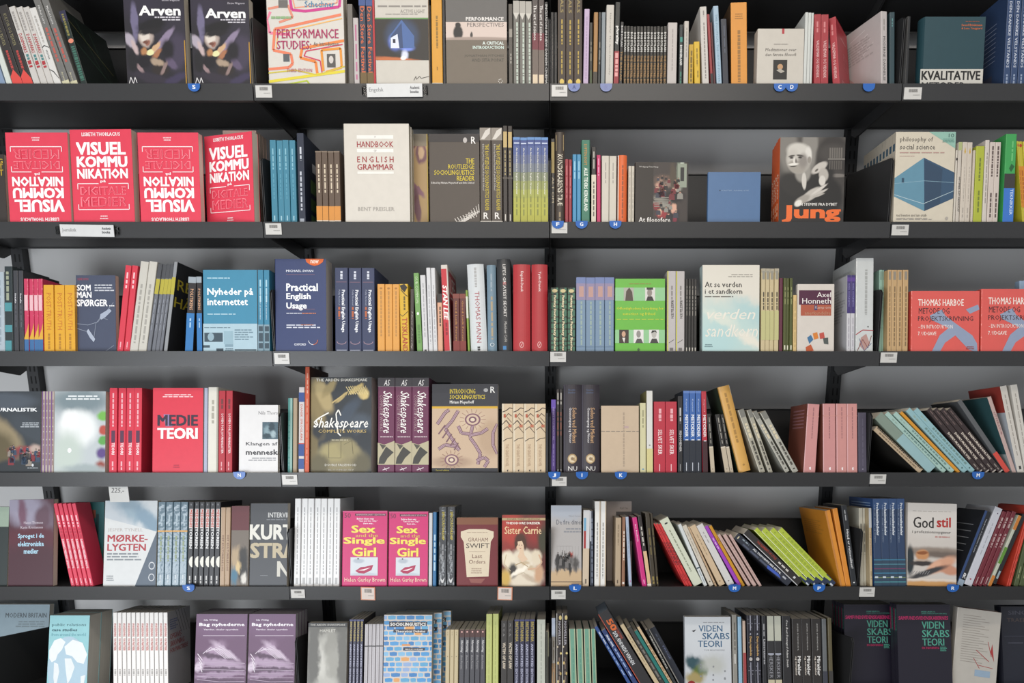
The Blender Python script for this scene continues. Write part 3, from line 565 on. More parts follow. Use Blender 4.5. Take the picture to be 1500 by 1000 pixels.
JU = picture('#4a4642', [(.12, .1, .14, .3, '#77736d', 0, .3), (.46, .08, .12, .3, '#827e78', 0, .25), (.82, .25, .26, .28, '#2f2b29', 0, .15), (.82, .18, .22, .1, '#3f3b38', 0, .4), (.86, .5, .16, .14, '#3a3633', 0, .2), (.9, .44, .12, .02, '#6f6a64', 0, .4),
 (.68, .42, .16, .13, '#211f1d', 0, .25), (.38, .72, .62, .3, '#1f1d1c', 0, .15), (.72, .66, .24, .2, '#1c1a19', 0, .2), (.2, .55, .2, .12, '#262422', -25, .25), (.36, .4, .12, .12, '#8d8982', 30, .2), (.38, .5, .035, .1, '#c3beb6', 5, .2),
 (.29, .25, .19, .165, '#a39e96', 0, .12), (.28, .15, .17, .085, '#c3bfb7', 0, .25), (.2, .24, .09, .1, '#b9b4ac', 0, .4), (.26, .34, .13, .07, '#989289', -12, .2), (.44, .2, .05, .09, '#d0ccc5', 8, .3), (.455, .26, .03, .04, '#8c867e', 0, .3),
 (.36, .27, .07, .08, '#86807a', 0, .5), (.18, .215, .05, .012, '#4b4642', 8, .4), (.31, .21, .055, .012, '#4b4642', -6, .4), (.18, .235, .03, .01, '#2b2826', 0, .5), (.31, .232, .03, .01, '#2b2826', 0, .5), (.225, .27, .022, .035, '#d2cdc5', 8, .4), (.25, .275, .014, .03, '#706a64', 8, .5), (.21, .31, .075, .014, '#dcd8d0', 4, .4), (.21, .332, .05, .007, '#3c3733', 4, .4),
 (.61, .35, .13, .05, '#bab4ac', 25, .2), (.57, .38, .03, .012, '#5c5650', 30, .4), (.68, .43, .07, .08, '#aca69e', 30, .2), (.66, .5, .05, .06, '#c9c4bc', 0, .2), (.5, .66, .17, .055, '#b5afa7', 25, .2), (.36, .72, .12, .045, '#9a948c', 20, .25), (.62, .6, .13, .016, '#c6c0b8', 28, .3), (.64, .635, .11, .014, '#b8b2aa', 22, .3), (.6, .67, .1, .014, '#aaa49c', 15, .3), (.3, .76, .06, .035, '#d8d4cc', 20, .3), (.5, .92, .7, .1, '#23201f')], .012, 6)
fc('orange-spined face-out biographies with grey portrait of an elderly man', 1140, 1235, 201, '#d55a24', .022, 4, front=[PIC(0, 0, 1, 1, JU), ('g', [R(.76+.035*k, .12, .783+.035*k, .24, '#6a655f') for k in range(6)]+[R(.76+.035*k, .27, .78+.035*k, .37, '#57524d') for k in range(6)]+[R(.74, .245, 1, .255, '#8a857e')]), T('EN STEMME FRA DYBET', .3, .755, .9, .79, '#e6e2dc', .03), T('Jung', .05, .78, .96, .985, '#e2692c', .06)], spine=[V_('JUNG', .25, .4, .7, .7, '#ecc9b2', .05), BV(.3, .75, .6, .9, '#e8b898', 2)], shift=.003)
PH = [P([(.55, 0), (1, 0), (1, .18)], '#8fb7a8'), P([(0, .5), (.48, .28), (1, .44), (1, .72), (.52, .86), (0, .7)], '#5f8ba0'), P([(.48, .28), (1, .44), (1, .72), (.52, .86)], '#35506a'), P([(.49, .3), (.52, .86), (.78, .78), (.8, .4)], '#2f455c'), L([(0, .68), (.5, .78), (1, .64)], .008, '#b9cbd0'), L([(0, .56), (.5, .53), (1, .55)], .006, '#8fb0c0'), R(.12, .5, .16, .55, '#2f4c60'),
      T('philosophy of', .07, .055, .62, .12, '#4a4542', .01), T('social science', .07, .135, .66, .19, '#4a4542', .01), BH(.07, .22, .82, .24, '#b08c84', 1), BH(.07, .26, .32, .27, '#b08c84', 1), T('10', .88, .02, .97, .06, '#3f5f5a'), BH(.78, .075, .98, .12, '#5f8a80', 3), T('ted benton and ian craib', .05, .89, .56, .92, '#5b5651', .01), BH(.05, .935, .65, .96, '#98918a', 2, -1), E(.9, .94, .025, .018, '#a9a299', 10)]
fc('cream philosophy textbooks with blue prism cover', 1308, 1395, 193, '#cdc4b2', .0165, 10, front=PH, spine=[R(0, 0, 1, 1, '#bfb6a6'), R(.2, .12, .8, .2, '#35566a')], shift=.0)
sp('thin white booklet beside the blue prism cover', 1396, 1399, 220, '#c9c2b6', spine=[E(.6, .12, .5, .02, '#2c2826', 8)])
sp('white paperback with bold black lettering and green top', 1399.5, 1405, 208, '#c3bbb0', spine=[R(0, 0, 1, .1, '#a8b07a'), V_('OPTIMER DIT PRIVATLIV', .4, .42, .8, .85, '#3a3632', .04)])
sp('cream paperbacks with a yellow drop near the top', 1405.5, 1421, 208, '#c7bdb0', 2, spine=[P([(.5, .06), (.65, .12), (.5, .145), (.35, .12)], '#c49c2c'), BV(.5, .3, .6, .72, '#a29a90', 9), BV(.4, .8, .6, .92, '#a29a90', 2)])
sp('shorter cream slim book beside the lime book', 1421.5, 1425, 220, '#c2b7a8')
sp('lime green paperback', 1425.5, 1438, 214, '#a9b13c', spine=[BV(.4, .15, .6, .45, '#6f7a34', 8), BV(.4, .57, .6, .85, '#6f7a34', 6)])
sp('off-white paperback taller than its right neighbours', 1438.5, 1445, 205, '#c9c1b8', spine=[BV(.4, .15, .6, .75, '#938b84', 12)])
sp('off-white paperbacks with bold brown lettering', 1445.5, 1462, 208, '#c9bdb4', 2, spine=[BV(.35, .05, .65, .42, '#5a4c48', 12), BV(.35, .62, .65, .92, '#5a4c48', 8)])
sp('green and blue textbook with a black band', 1468, 1488, 196, '#3f9c54', dep=.1, spine=[R(0, .44, 1, .61, '#3a3635'), R(0, .6, 1, 1, '#3a72c2'), BV(.55, .08, .7, .3, '#6cbc74', 4), P([(.4, .38), (.6, .33), (.9, .36), (.6, .42)], '#245c34'), V_('TEKNIKKER', .6, .61, .88, .9, '#cddcf0', .02)])
sp('yellow and orange slim books leaning left at the right edge', 1494.5, 1513, 207, '#b8ac34', 3, tl=1486, spine=[E(.5, .05, .35, .02, '#b03c28', 8), R(0, .3, 1, .8, '#c8822c'), BV(.3, .35, .7, .75, '#a8601f', 8)])

# ================================================================== THIRD SHELF
row(3)
sp('pale blue-white book at the left edge', -6, 7.5, 398, '#a8b4bd', spine=[BV(.4, .1, .6, .9, '#8f9ba6', 9)])
sp('dark paperback with teal bands', 8, 20, 390, '#2b3538', spine=[BV(.2, .06, .55, .4, '#9aa08a', 6), R(0, .42, .9, .52, '#4c8e96'), R(0, .68, .9, .76, '#4c8e96'), R(0, .86, .8, 1, '#4c8e96')])
sp('dark grey paperbacks with white marks', 20.5, 35, 396, '#3e3f44', 2, spine=[V_('hub', .35, .28, .65, .4, '#d9d9dc', .04), BV(.45, .42, .6, .7, '#6c6d74', 5)])
sp('film-wrapped magenta books with yellow and blue feet', 36, 63, 408, '#c92d58', 4, kind='wrap', spine=[R(.1, .22, .9, .43, '#e3b4bb'), P([(0, 1), (0, .8), (.7, .68), (1, .6), (1, 1)], '#d9a83c'), R(0, .82, 1, 1, '#3c6a9c')])
sp('yellow paperbacks with orange capitals', 64.5, 110, 417, '#dba32e', 3, spine=[V_('POST-TRUTH', .3, .12, .75, .66, '#c4742c', .01), BV(.4, .72, .6, .95, '#b07c2a', 6)], front=[R(0, 0, 1, 1, '#cf9630')])
SM = [T('SIGNE HØGH', .05, .035, .32, .065, '#b0475a', .01), T('SOM', .03, .12, .38, .2, '#f2f2f4', .05), T('MAN', .03, .21, .4, .29, '#f2f2f4', .05), T('SPØRGER', .03, .31, .8, .4, '#f2f2f4', .05), T('...', .84, .385, .97, .4, '#f2f2f4', .05), BH(.48, .12, .97, .22, '#c3c6cf', 3, -1), L([(0, .62), (.3, .64), (.55, .6), (.95, .35)], .013, '#8d95a6'), L([(0, .68), (.25, .72)], .013, '#8d95a6'), L([(.45, .8), (.5, .62), (.62, .54), (.8, .57)], .011, '#8d95a6'), P([(.26, .72), (.31, .69), (.48, .82), (.44, .86), (.34, .8)], '#a8b1c2'), P([(.6, .55), (.62, .5), (.85, .43), (.9, .46), (.74, .54), (.64, .57)], '#a3acbe'), L([(.68, 1), (.95, .9)], .012, '#8d95a6')]
fc('slate-blue face-out cover with earphones', 112, 170.5, 403, '#464d62', .015, front=SM, bk=.01)
sp('red paperbacks leaning right beside the slate-blue cover', 171, 189, 388, '#d13a4c', 2, tl=183.5, spine=[BV(.35, .08, .65, .28, '#efc3c8', 3), BV(.4, .88, .6, .96, '#e8a9b0', 2)])
sp('off-white paperbacks leaning right', 189.5, 214, 382, '#c6c3ba', 2, tl=206, spine=[BV(.35, .25, .6, .9, '#a29f98', 12)])
sp('slim grey paperbacks with yellow bands leaning right', 214.5, 238, 386, '#6b6e76', 4, tl=232, spine=[R(0, .17, 1, .34, '#b3a83e'), R(0, 0, 1, .16, '#4a4c50'), BV(.35, .4, .6, .75, '#8b8f98', 5)])
sp('grey-edged paperback with yellow capitals on dark front cover', 238.5, 245, 383, '#8f9296', tl=254, dep=.14, spine=[R(0, .17, 1, .36, '#b3a83e')], front=[R(0, 0, 1, 1, '#2b2d31'), T('RED', .08, .18, .9, .3, '#c6b53a', .02), T('HÅN', .04, .34, .95, .49, '#c6b53a', .02)], back=[R(0, 0, 1, 1, '#55585e')])
bb = [R(0, 0, 1, .08, '#9aa4ac'), V_('POLITIKENS', .3, .16, .75, .44, '#d8a884', .02), R(0, .48, 1, 1, '#2f74b2'), BV(.4, .55, .6, .68, '#a5c8e4', 2)]
sp('blue and black paperback, first of a pair leaning right', 271, 284.5, 405, '#2d2a2c', tl=276, spine=bb, dep=.1)
sp('blue and black paperback, upright one of a pair', 287, 296.5, 405, '#2d2a2c', spine=bb, dep=.1)
NY = [BH(.08, .095, .5, .115, '#bcdbe6', 1), T('Nyheder på', .08, .22, .93, .33, '#f5fafc', .04), T('internettet', .08, .345, .83, .43, '#f5fafc', .04), BH(.08, .53, .6, .55, '#bcdbe6', 1), R(0, .65, 1, 1, '#a9c3cf'), BH(.02, .695, .5, .71, '#4c6472', 1), R(.02, .76, .36, .87, '#3b4d59'), E(.14, .81, .06, .05, '#8fa9b6', 10), R(.38, .74, .55, .9, '#93b0bd'), BH(.58, .72, .98, .86, '#6d8694', 5, -1), R(.0, .91, .12, .94, '#3b4d59'), R(.4, .9, .55, .93, '#7e99a8'), R(.24, .95, .37, .99, '#31424d'), R(.58, .96, .98, .975, '#2c3c46'), BH(.4, .95, .56, .99, '#4c6472', 2)]
fc('blue face-out cover with white title over newspaper clippings', 298, 377.5, 395, '#4289a8', .018, front=NY)
sp('blue spines with newspaper feet', 378, 395, 395, '#3d83a2', 2, spine=[BV(.35, .12, .62, .4, '#a8cede', 5), V_('Nyheder på internettet', .3, .3, .6, .6, '#d6e8ef', .02), R(0, .66, 1, 1, '#7f9aa8'), BV(.1, .68, .9, .95, '#3b4d59', 4)])
PE = [T('MICHAEL SWAN', .22, .115, .75, .14, '#e2e6f0', .03), R(.22, .165, .78, .169, '#8d6a78'), T('Practical', .22, .26, .84, .345, '#f2f4f8', .05), T('English', .22, .365, .7, .45, '#f2f4f8', .05), T('Usage', .22, .465, .62, .55, '#f2f4f8', .05), R(.22, .535, .78, .539, '#8d6a78'), BH(.22, .575, .52, .595, '#c6cad8', 1), BH(.53, .575, .8, .595, '#c77b58', 1), BH(.22, .7, .88, .75, '#c6cad8', 2, -1), BH(.5, .7, .75, .715, '#c77b58', 1), P([(.6, .0), (.62, .035), (.7, .065), (.78, .075), (.86, .065), (.94, .035), (.96, .0)], '#d9662c'), T('new', .7, .012, .86, .05, '#f6e6d8', .03), T('OXFORD', .37, .9, .6, .925, '#d5d9e6', .04), ('g', [L([(.74+.09*math.cos(a/10), .865+.05*math.sin(a/10)), (.74+.09*math.cos((a+3)/10), .865+.05*math.sin((a+3)/10))], .012, c) for a, c in zip(range(0, 30, 3), ['#c9683c']*5+['#d6dae6']*5)])]
fc('thick navy face-out grammar book with orange corner disc', 403.5, 478.5, 379, '#37436c', .052, front=PE, pages='#d5cec6', spine=[R(0, 0, 1, 1, '#37436c')])
sp('navy grammar spines with white title', 491, 549, 392, '#343d5c', 3, dep=.15, spine=[BV(.42, .04, .6, .14, '#cfd3df', 4), R(.1, .165, .9, .17, '#8d6a78'), V_('Practical English Usage', .45, .26, .78, .76, '#eef0f5', .04), V_('Fully Revised', .25, .26, .4, .44, '#aab0c4', .01), BV(.25, .46, .4, .6, '#b3603c', 3), ('g', [L([(.5+.35*math.cos(a/10), .87+.03*math.sin(a/10)), (.5+.35*math.cos((a+4)/10), .87+.03*math.sin((a+4)/10))], .05, '#a08492', .14) for a in range(0, 30, 4)]), R(.1, .965, .9, .98, '#9aa0b4')], front=[R(0, 0, 1, 1, '#3c4463')])
sp('pale orange paperbacks with faint grey lettering', 553, 586, 416, '#d99b4a', 3, spine=[E(.5, .06, .2, .015, '#a87538', 8), BV(.4, .1, .6, .76, '#b48347', 16)])
sp('yellow paperback with red capitals and black drawing', 586.5, 600, 416, '#d2a92e', tl=584, spine=[P([(.05, .02), (.6, .0), (.95, .05), (.6, .12), (.2, .07)], '#2b2620'), L([(.15, .08), (.7, .16), (.95, .18)], .08, '#2b2620', .1), L([(.95, .4), (.3, .47), (0, .44)], .06, '#2b2620', .1), BV(.45, .18, .65, .38, '#6b5a22', 5), V_('TYSKLAND', .2, .49, .85, .99, '#a83c2c', .03)])
sp('dark slim paperback with white script', 600.5, 608.5, 423, '#3d3430', tl=601, spine=[V_('Hans Scherfig', .25, .35, .7, .95, '#b8b0a8', 0, .3)])
sp('green book with white recycling mark', 609, 619, 400, '#6f9c56', tl=603.5, spine=[V_('OUR COMMON', .25, .04, .75, .38, '#c9dcb8', .01), E(.5, .51, .22, .018, '#eef4ea', 8), BV(.3, .65, .7, .88, '#5a8446', 5)])
sp('slim white paperback beside the green book', 619.5, 627.5, 403, '#cdccce', tl=615, spine=[BV(.4, .1, .6, .8, '#a5a4a8', 12), R(.3, .96, .7, .98, '#333')])
sp('taller slim white paperbacks', 628, 641, 392, '#d0d0d2', 2, tl=624, spine=[BV(.4, .2, .6, .9, '#a8a8ac', 12)])
sp('short peach book with black top', 641.5, 649.5, 430, '#d3a184', tl=640, spine=[R(0, 0, 1, .15, '#2b2625'), BV(.4, .22, .7, .55, '#3b302c', 6)])
sp('red book with big white slanted capitals', 650.5, 661, 388, '#d0c8c0', tl=645, dep=.15, spine=[R(.02, .045, .82, .98, '#c02c38'), V_('STAN LEE', .12, .23, .82, .63, '#f0ebe6', .05, .2), BV(.3, .66, .6, .8, '#8a1f28', 4)], front=[R(0, 0, 1, 1, '#c8c0b6'), R(.1, .05, .95, .97, '#a82c36'), T('LEE', .2, .1, .8, .3, '#d9cfc8', .03), R(.2, .34, .6, .36, '#d9cfc8')])
sp('small dark red paperbacks with gold lettering', 664, 684, 430, '#5a2622', 2, tl=663, bk=0, spine=[R(0, 0, 1, .08, '#7a3a30'), V_('Good Luck Forever', .35, .12, .65, .85, '#b9813f', .02), R(0, .8, 1, 1, '#7a2c26')])
sp('slim green and white book left of the thick white one', 684.5, 688.5, 425, '#7f9c3c', tl=681, spine=[R(0, .1, 1, .45, '#cfd3c0')])
sp('thick white hardcover with dark red capitals', 689.5, 714, 387, '#ccd0d2', tl=683.5, hard=1, spine=[BV(.42, .04, .56, .26, '#a8a8a8', 7), V_('THOMAS MANN', .4, .31, .68, .89, '#a8555c', 0), R(.42, .935, .58, .955, '#2a2a2c'), R(.42, .96, .58, .98, '#2a2a2c')])
sp('grey-blue hardcover with faded gold lettering', 714.5, 728, 388, '#6f8797', tl=712.5, hard=1, spine=[BV(.4, .1, .6, .3, '#8d9da8', 4), BV(.4, .36, .62, .85, '#a39378', 7), E(.5, .91, .25, .022, '#cfd6da', 10), E(.5, .91, .18, .016, '#5c7484', 10)])
sp('thick black hardcover with white and red lettering', 730, 750, 379, '#2d2e31', tl=727, hard=1, spine=[V_("LIFE'S GREATEST SECRET", .45, .06, .68, .62, '#dad6d2', .03), V_('E', .45, .25, .68, .28, '#b03c3c', .03), V_('Matthew Cobb', .48, .67, .68, .89, '#b5b2ae', .02), R(.35, .93, .6, .97, '#3c7ab0')])
rd = lambda s: [V_(s, .4, .08, .6, .31, '#eed5d2', .02), E(.5, .91, .13, .035, '#e0b0ac', 14), E(.5, .91, .1, .028, '#ac2c32', 14), L([(.45, .925), (.55, .895)], .03, '#e8c8c4', .2)]
sp('thick red dictionary, left of two, beside black hardcover', 751.5, 777, 387, '#ac2c32', hard=1, spine=rd('Engelsk-Dansk'))
sp('thick red dictionary, right of two, at the panel joint', 778.5, 802, 387, '#a82b31', hard=1, spine=rd('Tysk-Dansk'))
gn = [BV(.05, .02, .35, .98, '#3c6a52', 14), BV(.62, .0, .95, .98, '#3a6650', 13), V_('Fantasy Stories', .3, .12, .7, .5, '#e0d2ac', .06), V_('Fantasy Stories', .3, .52, .7, .97, '#e0d2ac', .06), E(.5, .05, .35, .03, '#c9b98a', 7)]
sp('black paperbacks with green and cream ornaments', 806.5, 843, 421, '#23291f', 3, spine=gn)
sp('dusty blue paperbacks with orange haze near the top', 844, 899.5, 406, '#7088a0', 4, spine=[R(0, 0, 1, .08, '#6b7aa6'), R(0, .08, 1, .3, '#8a7f9c'), R(.3, .12, .8, .26, '#b58f86'), BV(.45, .32, .65, .9, '#8fa39c', 12), R(0, .5, 1, 1, '#7b8c98')][:4]+[R(.0, .92, 1, .925, '#4f6478')])
GR = [R(0, .12, 1, .3, '#8cbf8c'), R(0, .69, 1, .87, '#8cbf8c'), BH(.28, .065, .72, .085, '#8a7a3c', 1), R(.17, .12, .37, .3, '#a9a79c'), P([(.2, .3), (.22, .17), (.28, .12), (.34, .18), (.36, .3)], '#4c4038'), R(.6, .12, .8, .3, '#cfccc6'), P([(.62, .3), (.65, .24), (.74, .24), (.78, .3)], '#2a2624'), E(.69, .19, .05, .055, '#8a827a', 12), R(.63, .12, .76, .15, '#2f2a28'), T('Offentlighedens betydning for', .03, .385, .97, .43, '#d9d634', .01), T('autoritet og frihed', .15, .455, .8, .505, '#d9d634', .01), BH(.03, .545, .97, .56, '#c2c93c', 1, 0, 9),
      R(.08, .69, .27, .87, '#3b2c26'), E(.17, .75, .04, .04, '#c49a80', 10), P([(.14, .8), (.2, .8), (.18, .87)], '#d8d4cc'), R(.37, .69, .57, .87, '#dad8d4'), E(.47, .75, .045, .05, '#8a8682', 12), P([(.4, .87), (.44, .81), (.52, .81), (.56, .87)], '#4c4846'), R(.68, .69, .88, .87, '#d6d4d0'), E(.78, .75, .05, .055, '#b0aca6', 12), P([(.7, .87), (.74, .81), (.83, .81), (.87, .87)], '#3b3836'), P([(.72, .74), (.74, .7), (.82, .7), (.84, .74), (.8, .715)], '#1f1d1c'), P([(.47, .935), (.5, .96), (.47, .985), (.44, .96)], '#3c5c2c')]
fc('bright green face-out cover with five small portraits', 901, 974, 408, '#63ad3c', .02, front=GR)
sp('pale grey paperbacks with yellow edge stripe', 977, 1003, 397, '#b4afae', 2, spine=[R(0, 0, .12, 1, '#c3bf4a'), BV(.45, .18, .62, .5, '#7f7a78', 6), V_('RYSTELSEN', .45, .36, .75, .58, '#3c3836', .02), L([(.2, .88), (.8, .84)], .06, '#5c5856', .15), R(.3, .94, .7, .975, '#6a6664')])
sp('black slim paperbacks beside the white cover', 1003.5, 1021, 408, '#262422', 4, spine=[BV(.45, .1, .65, .5, '#a09a90', 8), R(.3, .93, .7, .99, '#b9b4aa')])
AS = picture('#d3cec2', [(.5, .75, .8, .3, '#b3cac6', -12, .5), (.9, .55, .4, .12, '#a9c4c4', -18, .6), (.2, .9, .4, .2, '#aac8c8', 0, .6), (.3, .6, .3, .06, '#ccd3c8', -15, .6), (.85, .85, .3, .06, '#d9d5c8', -20, .6)], .15, 9)
fc('white and pale blue face-out cover with black brush-script title', 1028.5, 1112, 388, '#cfcbc0', .035, front=[PIC(0, 0, 1, 1, AS), BH(.45, .105, .88, .15, '#9a958c', 2, 1), T('At se verden', .04, .19, .69, .255, '#2b2826', .03), T('i et sandkorn', .04, .27, .7, .33, '#2b2826', .03), BH(.04, .355, .54, .38, '#5a554f', 1, 0, 4), T('verden', .08, .5, .93, .62, '#e3ded2', 0, .3), T('sandkorn', .05, .68, .98, .82, '#e3ded2', 0, .3), BH(.04, .905, .18, .945, '#5f7a80', 2)], spine=[R(0, 0, 1, 1, '#b9cac8'), BV(.4, .2, .6, .8, '#8fa9aa', 6)], yaw=0, bk=.0)
sp('cream and green paperbacks with dark lettering', 1114.5, 1140.5, 393, '#c2b28c', 4, spine=[R(0, 0, 1, .05, '#a8a08c'), R(.2, .03, .8, .13, '#8f8c80'), BV(.4, .28, .7, .64, '#4c4434', 9), R(0, .5, 1, .85, '#b9b580')][:4])
sp('slim maroon booklet', 1141, 1146.5, 407, '#5c2438')
sp('olive green slim books', 1147, 1161, 407, '#4c5226', 3, spine=[BV(.4, .12, .7, .35, '#8a8c5c', 3), R(.3, .9, .7, .96, '#d6d2bc')])
sp('short cream booklet left of the orange and plum label cover', 1161.5, 1167, 432, '#cdb078', spine=[BV(.4, .1, .6, .9, '#a08a5c', 6)])
AX = [R(.04, .09, .92, .3, '#4c1c38'), R(.09, .3, .92, .46, '#a8543c'), T('Axel', .53, .12, .91, .19, '#efe9e4', .0), T('Honneth', .13, .205, .91, .285, '#efe9e4', .0), R(.46, .31, .54, .38, '#2f3c6c'), T('Kamp om', .48, .32, .9, .37, '#c8b0a4', .01), T('anerkendelse', .2, .395, .9, .445, '#b0886c', .01), P([(.27, .78), (.37, .74), (.44, .81), (.33, .87)], '#3c6c94'), P([(.42, .72), (.54, .7), (.58, .79), (.46, .81)], '#cf7c30'), P([(.6, .72), (.72, .7), (.75, .79), (.62, .8)], '#b84c40'), P([(.7, .79), (.84, .78), (.85, .88), (.73, .87)], '#4c5350'), P([(.23, .92), (.37, .88), (.45, .97), (.3, 1), (.25, 1)], '#b8552c')]
fc('white face-out cover with plum and orange title block', 1167.5, 1221.5, 416, '#cfc7be', .014, front=AX)
pu = [R(0, 0, 1, .49, '#3c2f6c'), R(0, .03, 1, .08, '#5a3c8c'), V_('AXEL HONNETH', .3, .1, .7, .4, '#8a86b4', .02), BV(.4, .55, .6, .95, '#9a96a0', 6)]
sp('slim white books with purple upper half', 1240, 1252, 403, '#c3c2c6', 2, spine=pu, back=[BH(.1, .15, .9, .6, '#a6a5aa', 12, -1)], jit=0)
sp('thick film-wrapped white book with red arc and ornaments', 1253, 1279, 378, '#c6c9c8', kind='wrap', dep=.15, spine=[BV(.5, .12, .64, .6, '#a2a4a2', 18), E(.7, .725, .04, .01, '#333', 6), L([(0, .81), (.4, .76), (1, .765)], .05, '#a02c34', .15), P([(.3, .84), (.6, .8), (.8, .9), (.5, .98), (.2, .92)], '#b08c84'), L([(.1, .98), (.4, .86), (.7, .95), (.9, .82)], .04, '#7a4440', .15), L([(.2, .85), (.5, .98), (.9, .9)], .03, '#46557c', .15)], back=[BH(.1, .1, .8, .7, '#a9acac', 14, -1)])
sp('pale teal paperbacks right of the dark side plate', 1287, 1297, 395, '#8db0a0', 2, bk=.018, spine=[R(.2, .02, .8, .12, '#7a9488'), BV(.4, .2, .6, .7, '#6a8c7c', 8)])
sp('tan paperbacks with a grey square at the top', 1297.5, 1330, 395, '#bd9c70', 4, spine=[R(.25, .02, .75, .12, '#8c8478'), BV(.42, .2, .65, .92, '#7c6648', 16), R(.0, 0, .1, 1, '#cdb088')])
TH = [T('THOMAS HARBOE', .1, .13, .77, .245, '#f3e6de', .03), P([(.27, .4), (.45, .3), (.5, .4), (.62, .5), (.9, .72), (.97, .85), (.98, 1), (.85, .95), (.65, .72), (.5, .84), (.42, 1), (.3, 1), (.42, .72), (.55, .6), (.3, .47)], '#8f9bb4'), P([(.8, .3), (.98, .22), (1, .3), (.86, .37)], '#8f9bb4'), T('METODE OG', .11, .275, .56, .37, '#3c2a2e', .0), T('PROJEKTSKRIVNING', .1, .41, .91, .51, '#3c2a2e', .0), T('- EN INTRODUKTION', .11, .55, .61, .61, '#f0e3dc', .0), T('7. UDGAVE', .1, .66, .37, .72, '#f3e6de', .02), BH(.81, .9, .93, .96, '#8d3c38', 2)]
fc('coral red face-out methods book, left of two', 1334, 1434, 426, '#d9534a', .03, front=TH, kind='wrap')
fc('coral red face-out methods book, cut by the right edge', 1436.5, 1538, 423, '#d9534a', .03, front=TH, kind='wrap')
fc('pale blue book standing behind the right coral book', 1492, 1560, 411, '#8fa6c0', .02, bk=.04)
# ================================================================== FOURTH SHELF
row(4)
JP = picture('#33393f', [(.3, .12, .6, .1, '#4a525c'), (.25, .55, .45, .2, '#8d7f62', -25, .3), (.2, .7, .3, .2, '#5b5138', 0, .4), (.8, .45, .4, .12, '#3a4148', -20, .3), (.75, .72, .3, .05, '#8c3038', 0, .5), (.5, .76, .1, .06, '#6c3438', 0, .6), (.9, .7, .1, .05, '#b09c92', 0, .6), (.45, .78, .04, .08, '#16181b', 0, .3), (.65, .8, .05, .1, '#191b20', 0, .4), (.8, .82, .1, .04, '#3a4a5c'), (.5, .95, .6, .1, '#2a2f33')], .05, 8)
fc('dark slate face-out cover with crowd scene at the left edge', -19, 59, 573, '#30353b', .016, front=[PIC(0, 0, 1, 1, JP), crowd(.35, .66, .98, .8, 22, 8, '#a98e84', ('#7c2c34', '#2c3038', '#8a8076', '#33465c')), T('JOURNALISTIK', .02, .2, .93, .26, '#eef0f2', .05), BH(.62, .38, .97, .45, '#a9afb5', 3, 1), E(.86, .9, .02, .02, '#c9cdd1', 8), BH(.76, .93, .96, .945, '#a9afb5', 1)])
sp('white and violet slim paperbacks', 60.5, 78.5, 573, '#b2a49b', 4, spine=[R(0, 0, .25, 1, '#6a3c8c'), BV(.4, .1, .75, .9, '#8a6a70', 14)], jit=0)
TB = picture('#b5bcbf', [(.5, .12, .6, .15, '#76858b', 0, .5), (.45, .45, .38, .22, '#e2e5e4', 0, .3), (.3, .35, .15, .12, '#e8eae9', 0, .4), (.25, .75, .3, .25, '#b9c4bc', 0, .5), (.96, .3, .12, .06, '#6fae4c', 0, .3), (.97, .48, .1, .06, '#b04a3c', 0, .3), (.96, .6, .1, .05, '#5a9c4c', 0, .3), (.93, .75, .1, .07, '#57407c', 0, .4), (.92, .9, .1, .06, '#8c4034', 0, .5), (.6, .95, .4, .06, '#9aa5a6', 0, .5)], .06, 7)
fc('film-wrapped pale face-out cover with white speech cloud', 79, 154, 573, '#aab2b5', .022, kind='wrap', front=[PIC(0, 0, 1, 1, TB), BH(.22, .05, .88, .12, '#dfe4e6', 2), E(.3, .72, .04, .03, '#eef0ef', 10)])
md = [V_('MEDIETEORI', .35, .5, .72, .78, '#f3e9ea', .04), R(.3, .5, .76, .64, '#55304a'), BV(.4, .06, .6, .46, '#eab0b8', 10), BV(.4, .86, .6, .96, '#eab0b8', 2)]
mf = [BH(.2, .075, .8, .12, '#f0ccd0', 2), T('MEDIE', .1, .315, .9, .445, '#2e2430', .05), P([(.22, .31), (.34, .31), (.4, .45), (.26, .45)], '#8f7fae'), T('MEDIE', .1, .315, .9, .445, '#33263a', .05), T('TEORI', .1, .465, .9, .6, '#f7f2f2', .06), BH(.42, .9, .54, .945, '#b83048', 2)]
sp('red media theory spines left of the red face-out cover', 159, 207, 568, '#d23248', 4, spine=md, front=[R(0, 0, 1, 1, '#b82a3e'), T('M', .6, .32, 1, .45, '#2e2430', .05), T('T', .6, .47, 1, .6, '#f7f2f2', .05)], dep=.12)
fc('red face-out media theory cover with black and white title', 222.5, 297, 568, '#d8384c', .02, front=mf)
sp('slim pale blue-white booklet right of the red face-out cover', 298, 303.5, 568, '#a9aec4')
sp('cream white paperback with faint grey lettering', 304, 319, 567, '#dad7cc', spine=[BV(.35, .15, .6, .42, '#a9a598', 4), R(.85, 0, 1, 1, '#a8a498')])
sp('dark red paperbacks with white and brown lettering', 319.5, 340, 572, '#b02a38', 2, dep=.14, spine=[BV(.35, .1, .65, .22, '#6c3434', 3), V_('LOVEN FOR JOURNALISTER', .3, .28, .75, .76, '#efdcdc', .03), BV(.4, .86, .55, .96, '#e0a8ac', 2)], front=[R(0, 0, 1, 1, '#7c2430'), V_('OBJEKT', .3, .4, .6, .65, '#c9a8a8', .02)])
KM = picture('#49606c', [(.4, .5, .3, .3, '#7f97a0', 0, .4), (.6, .3, .2, .3, '#2b3f4a', 0, .4), (.3, .8, .3, .15, '#2f444e'), (.7, .7, .15, .2, '#9cb0b6', 0, .5)], .2, 9)
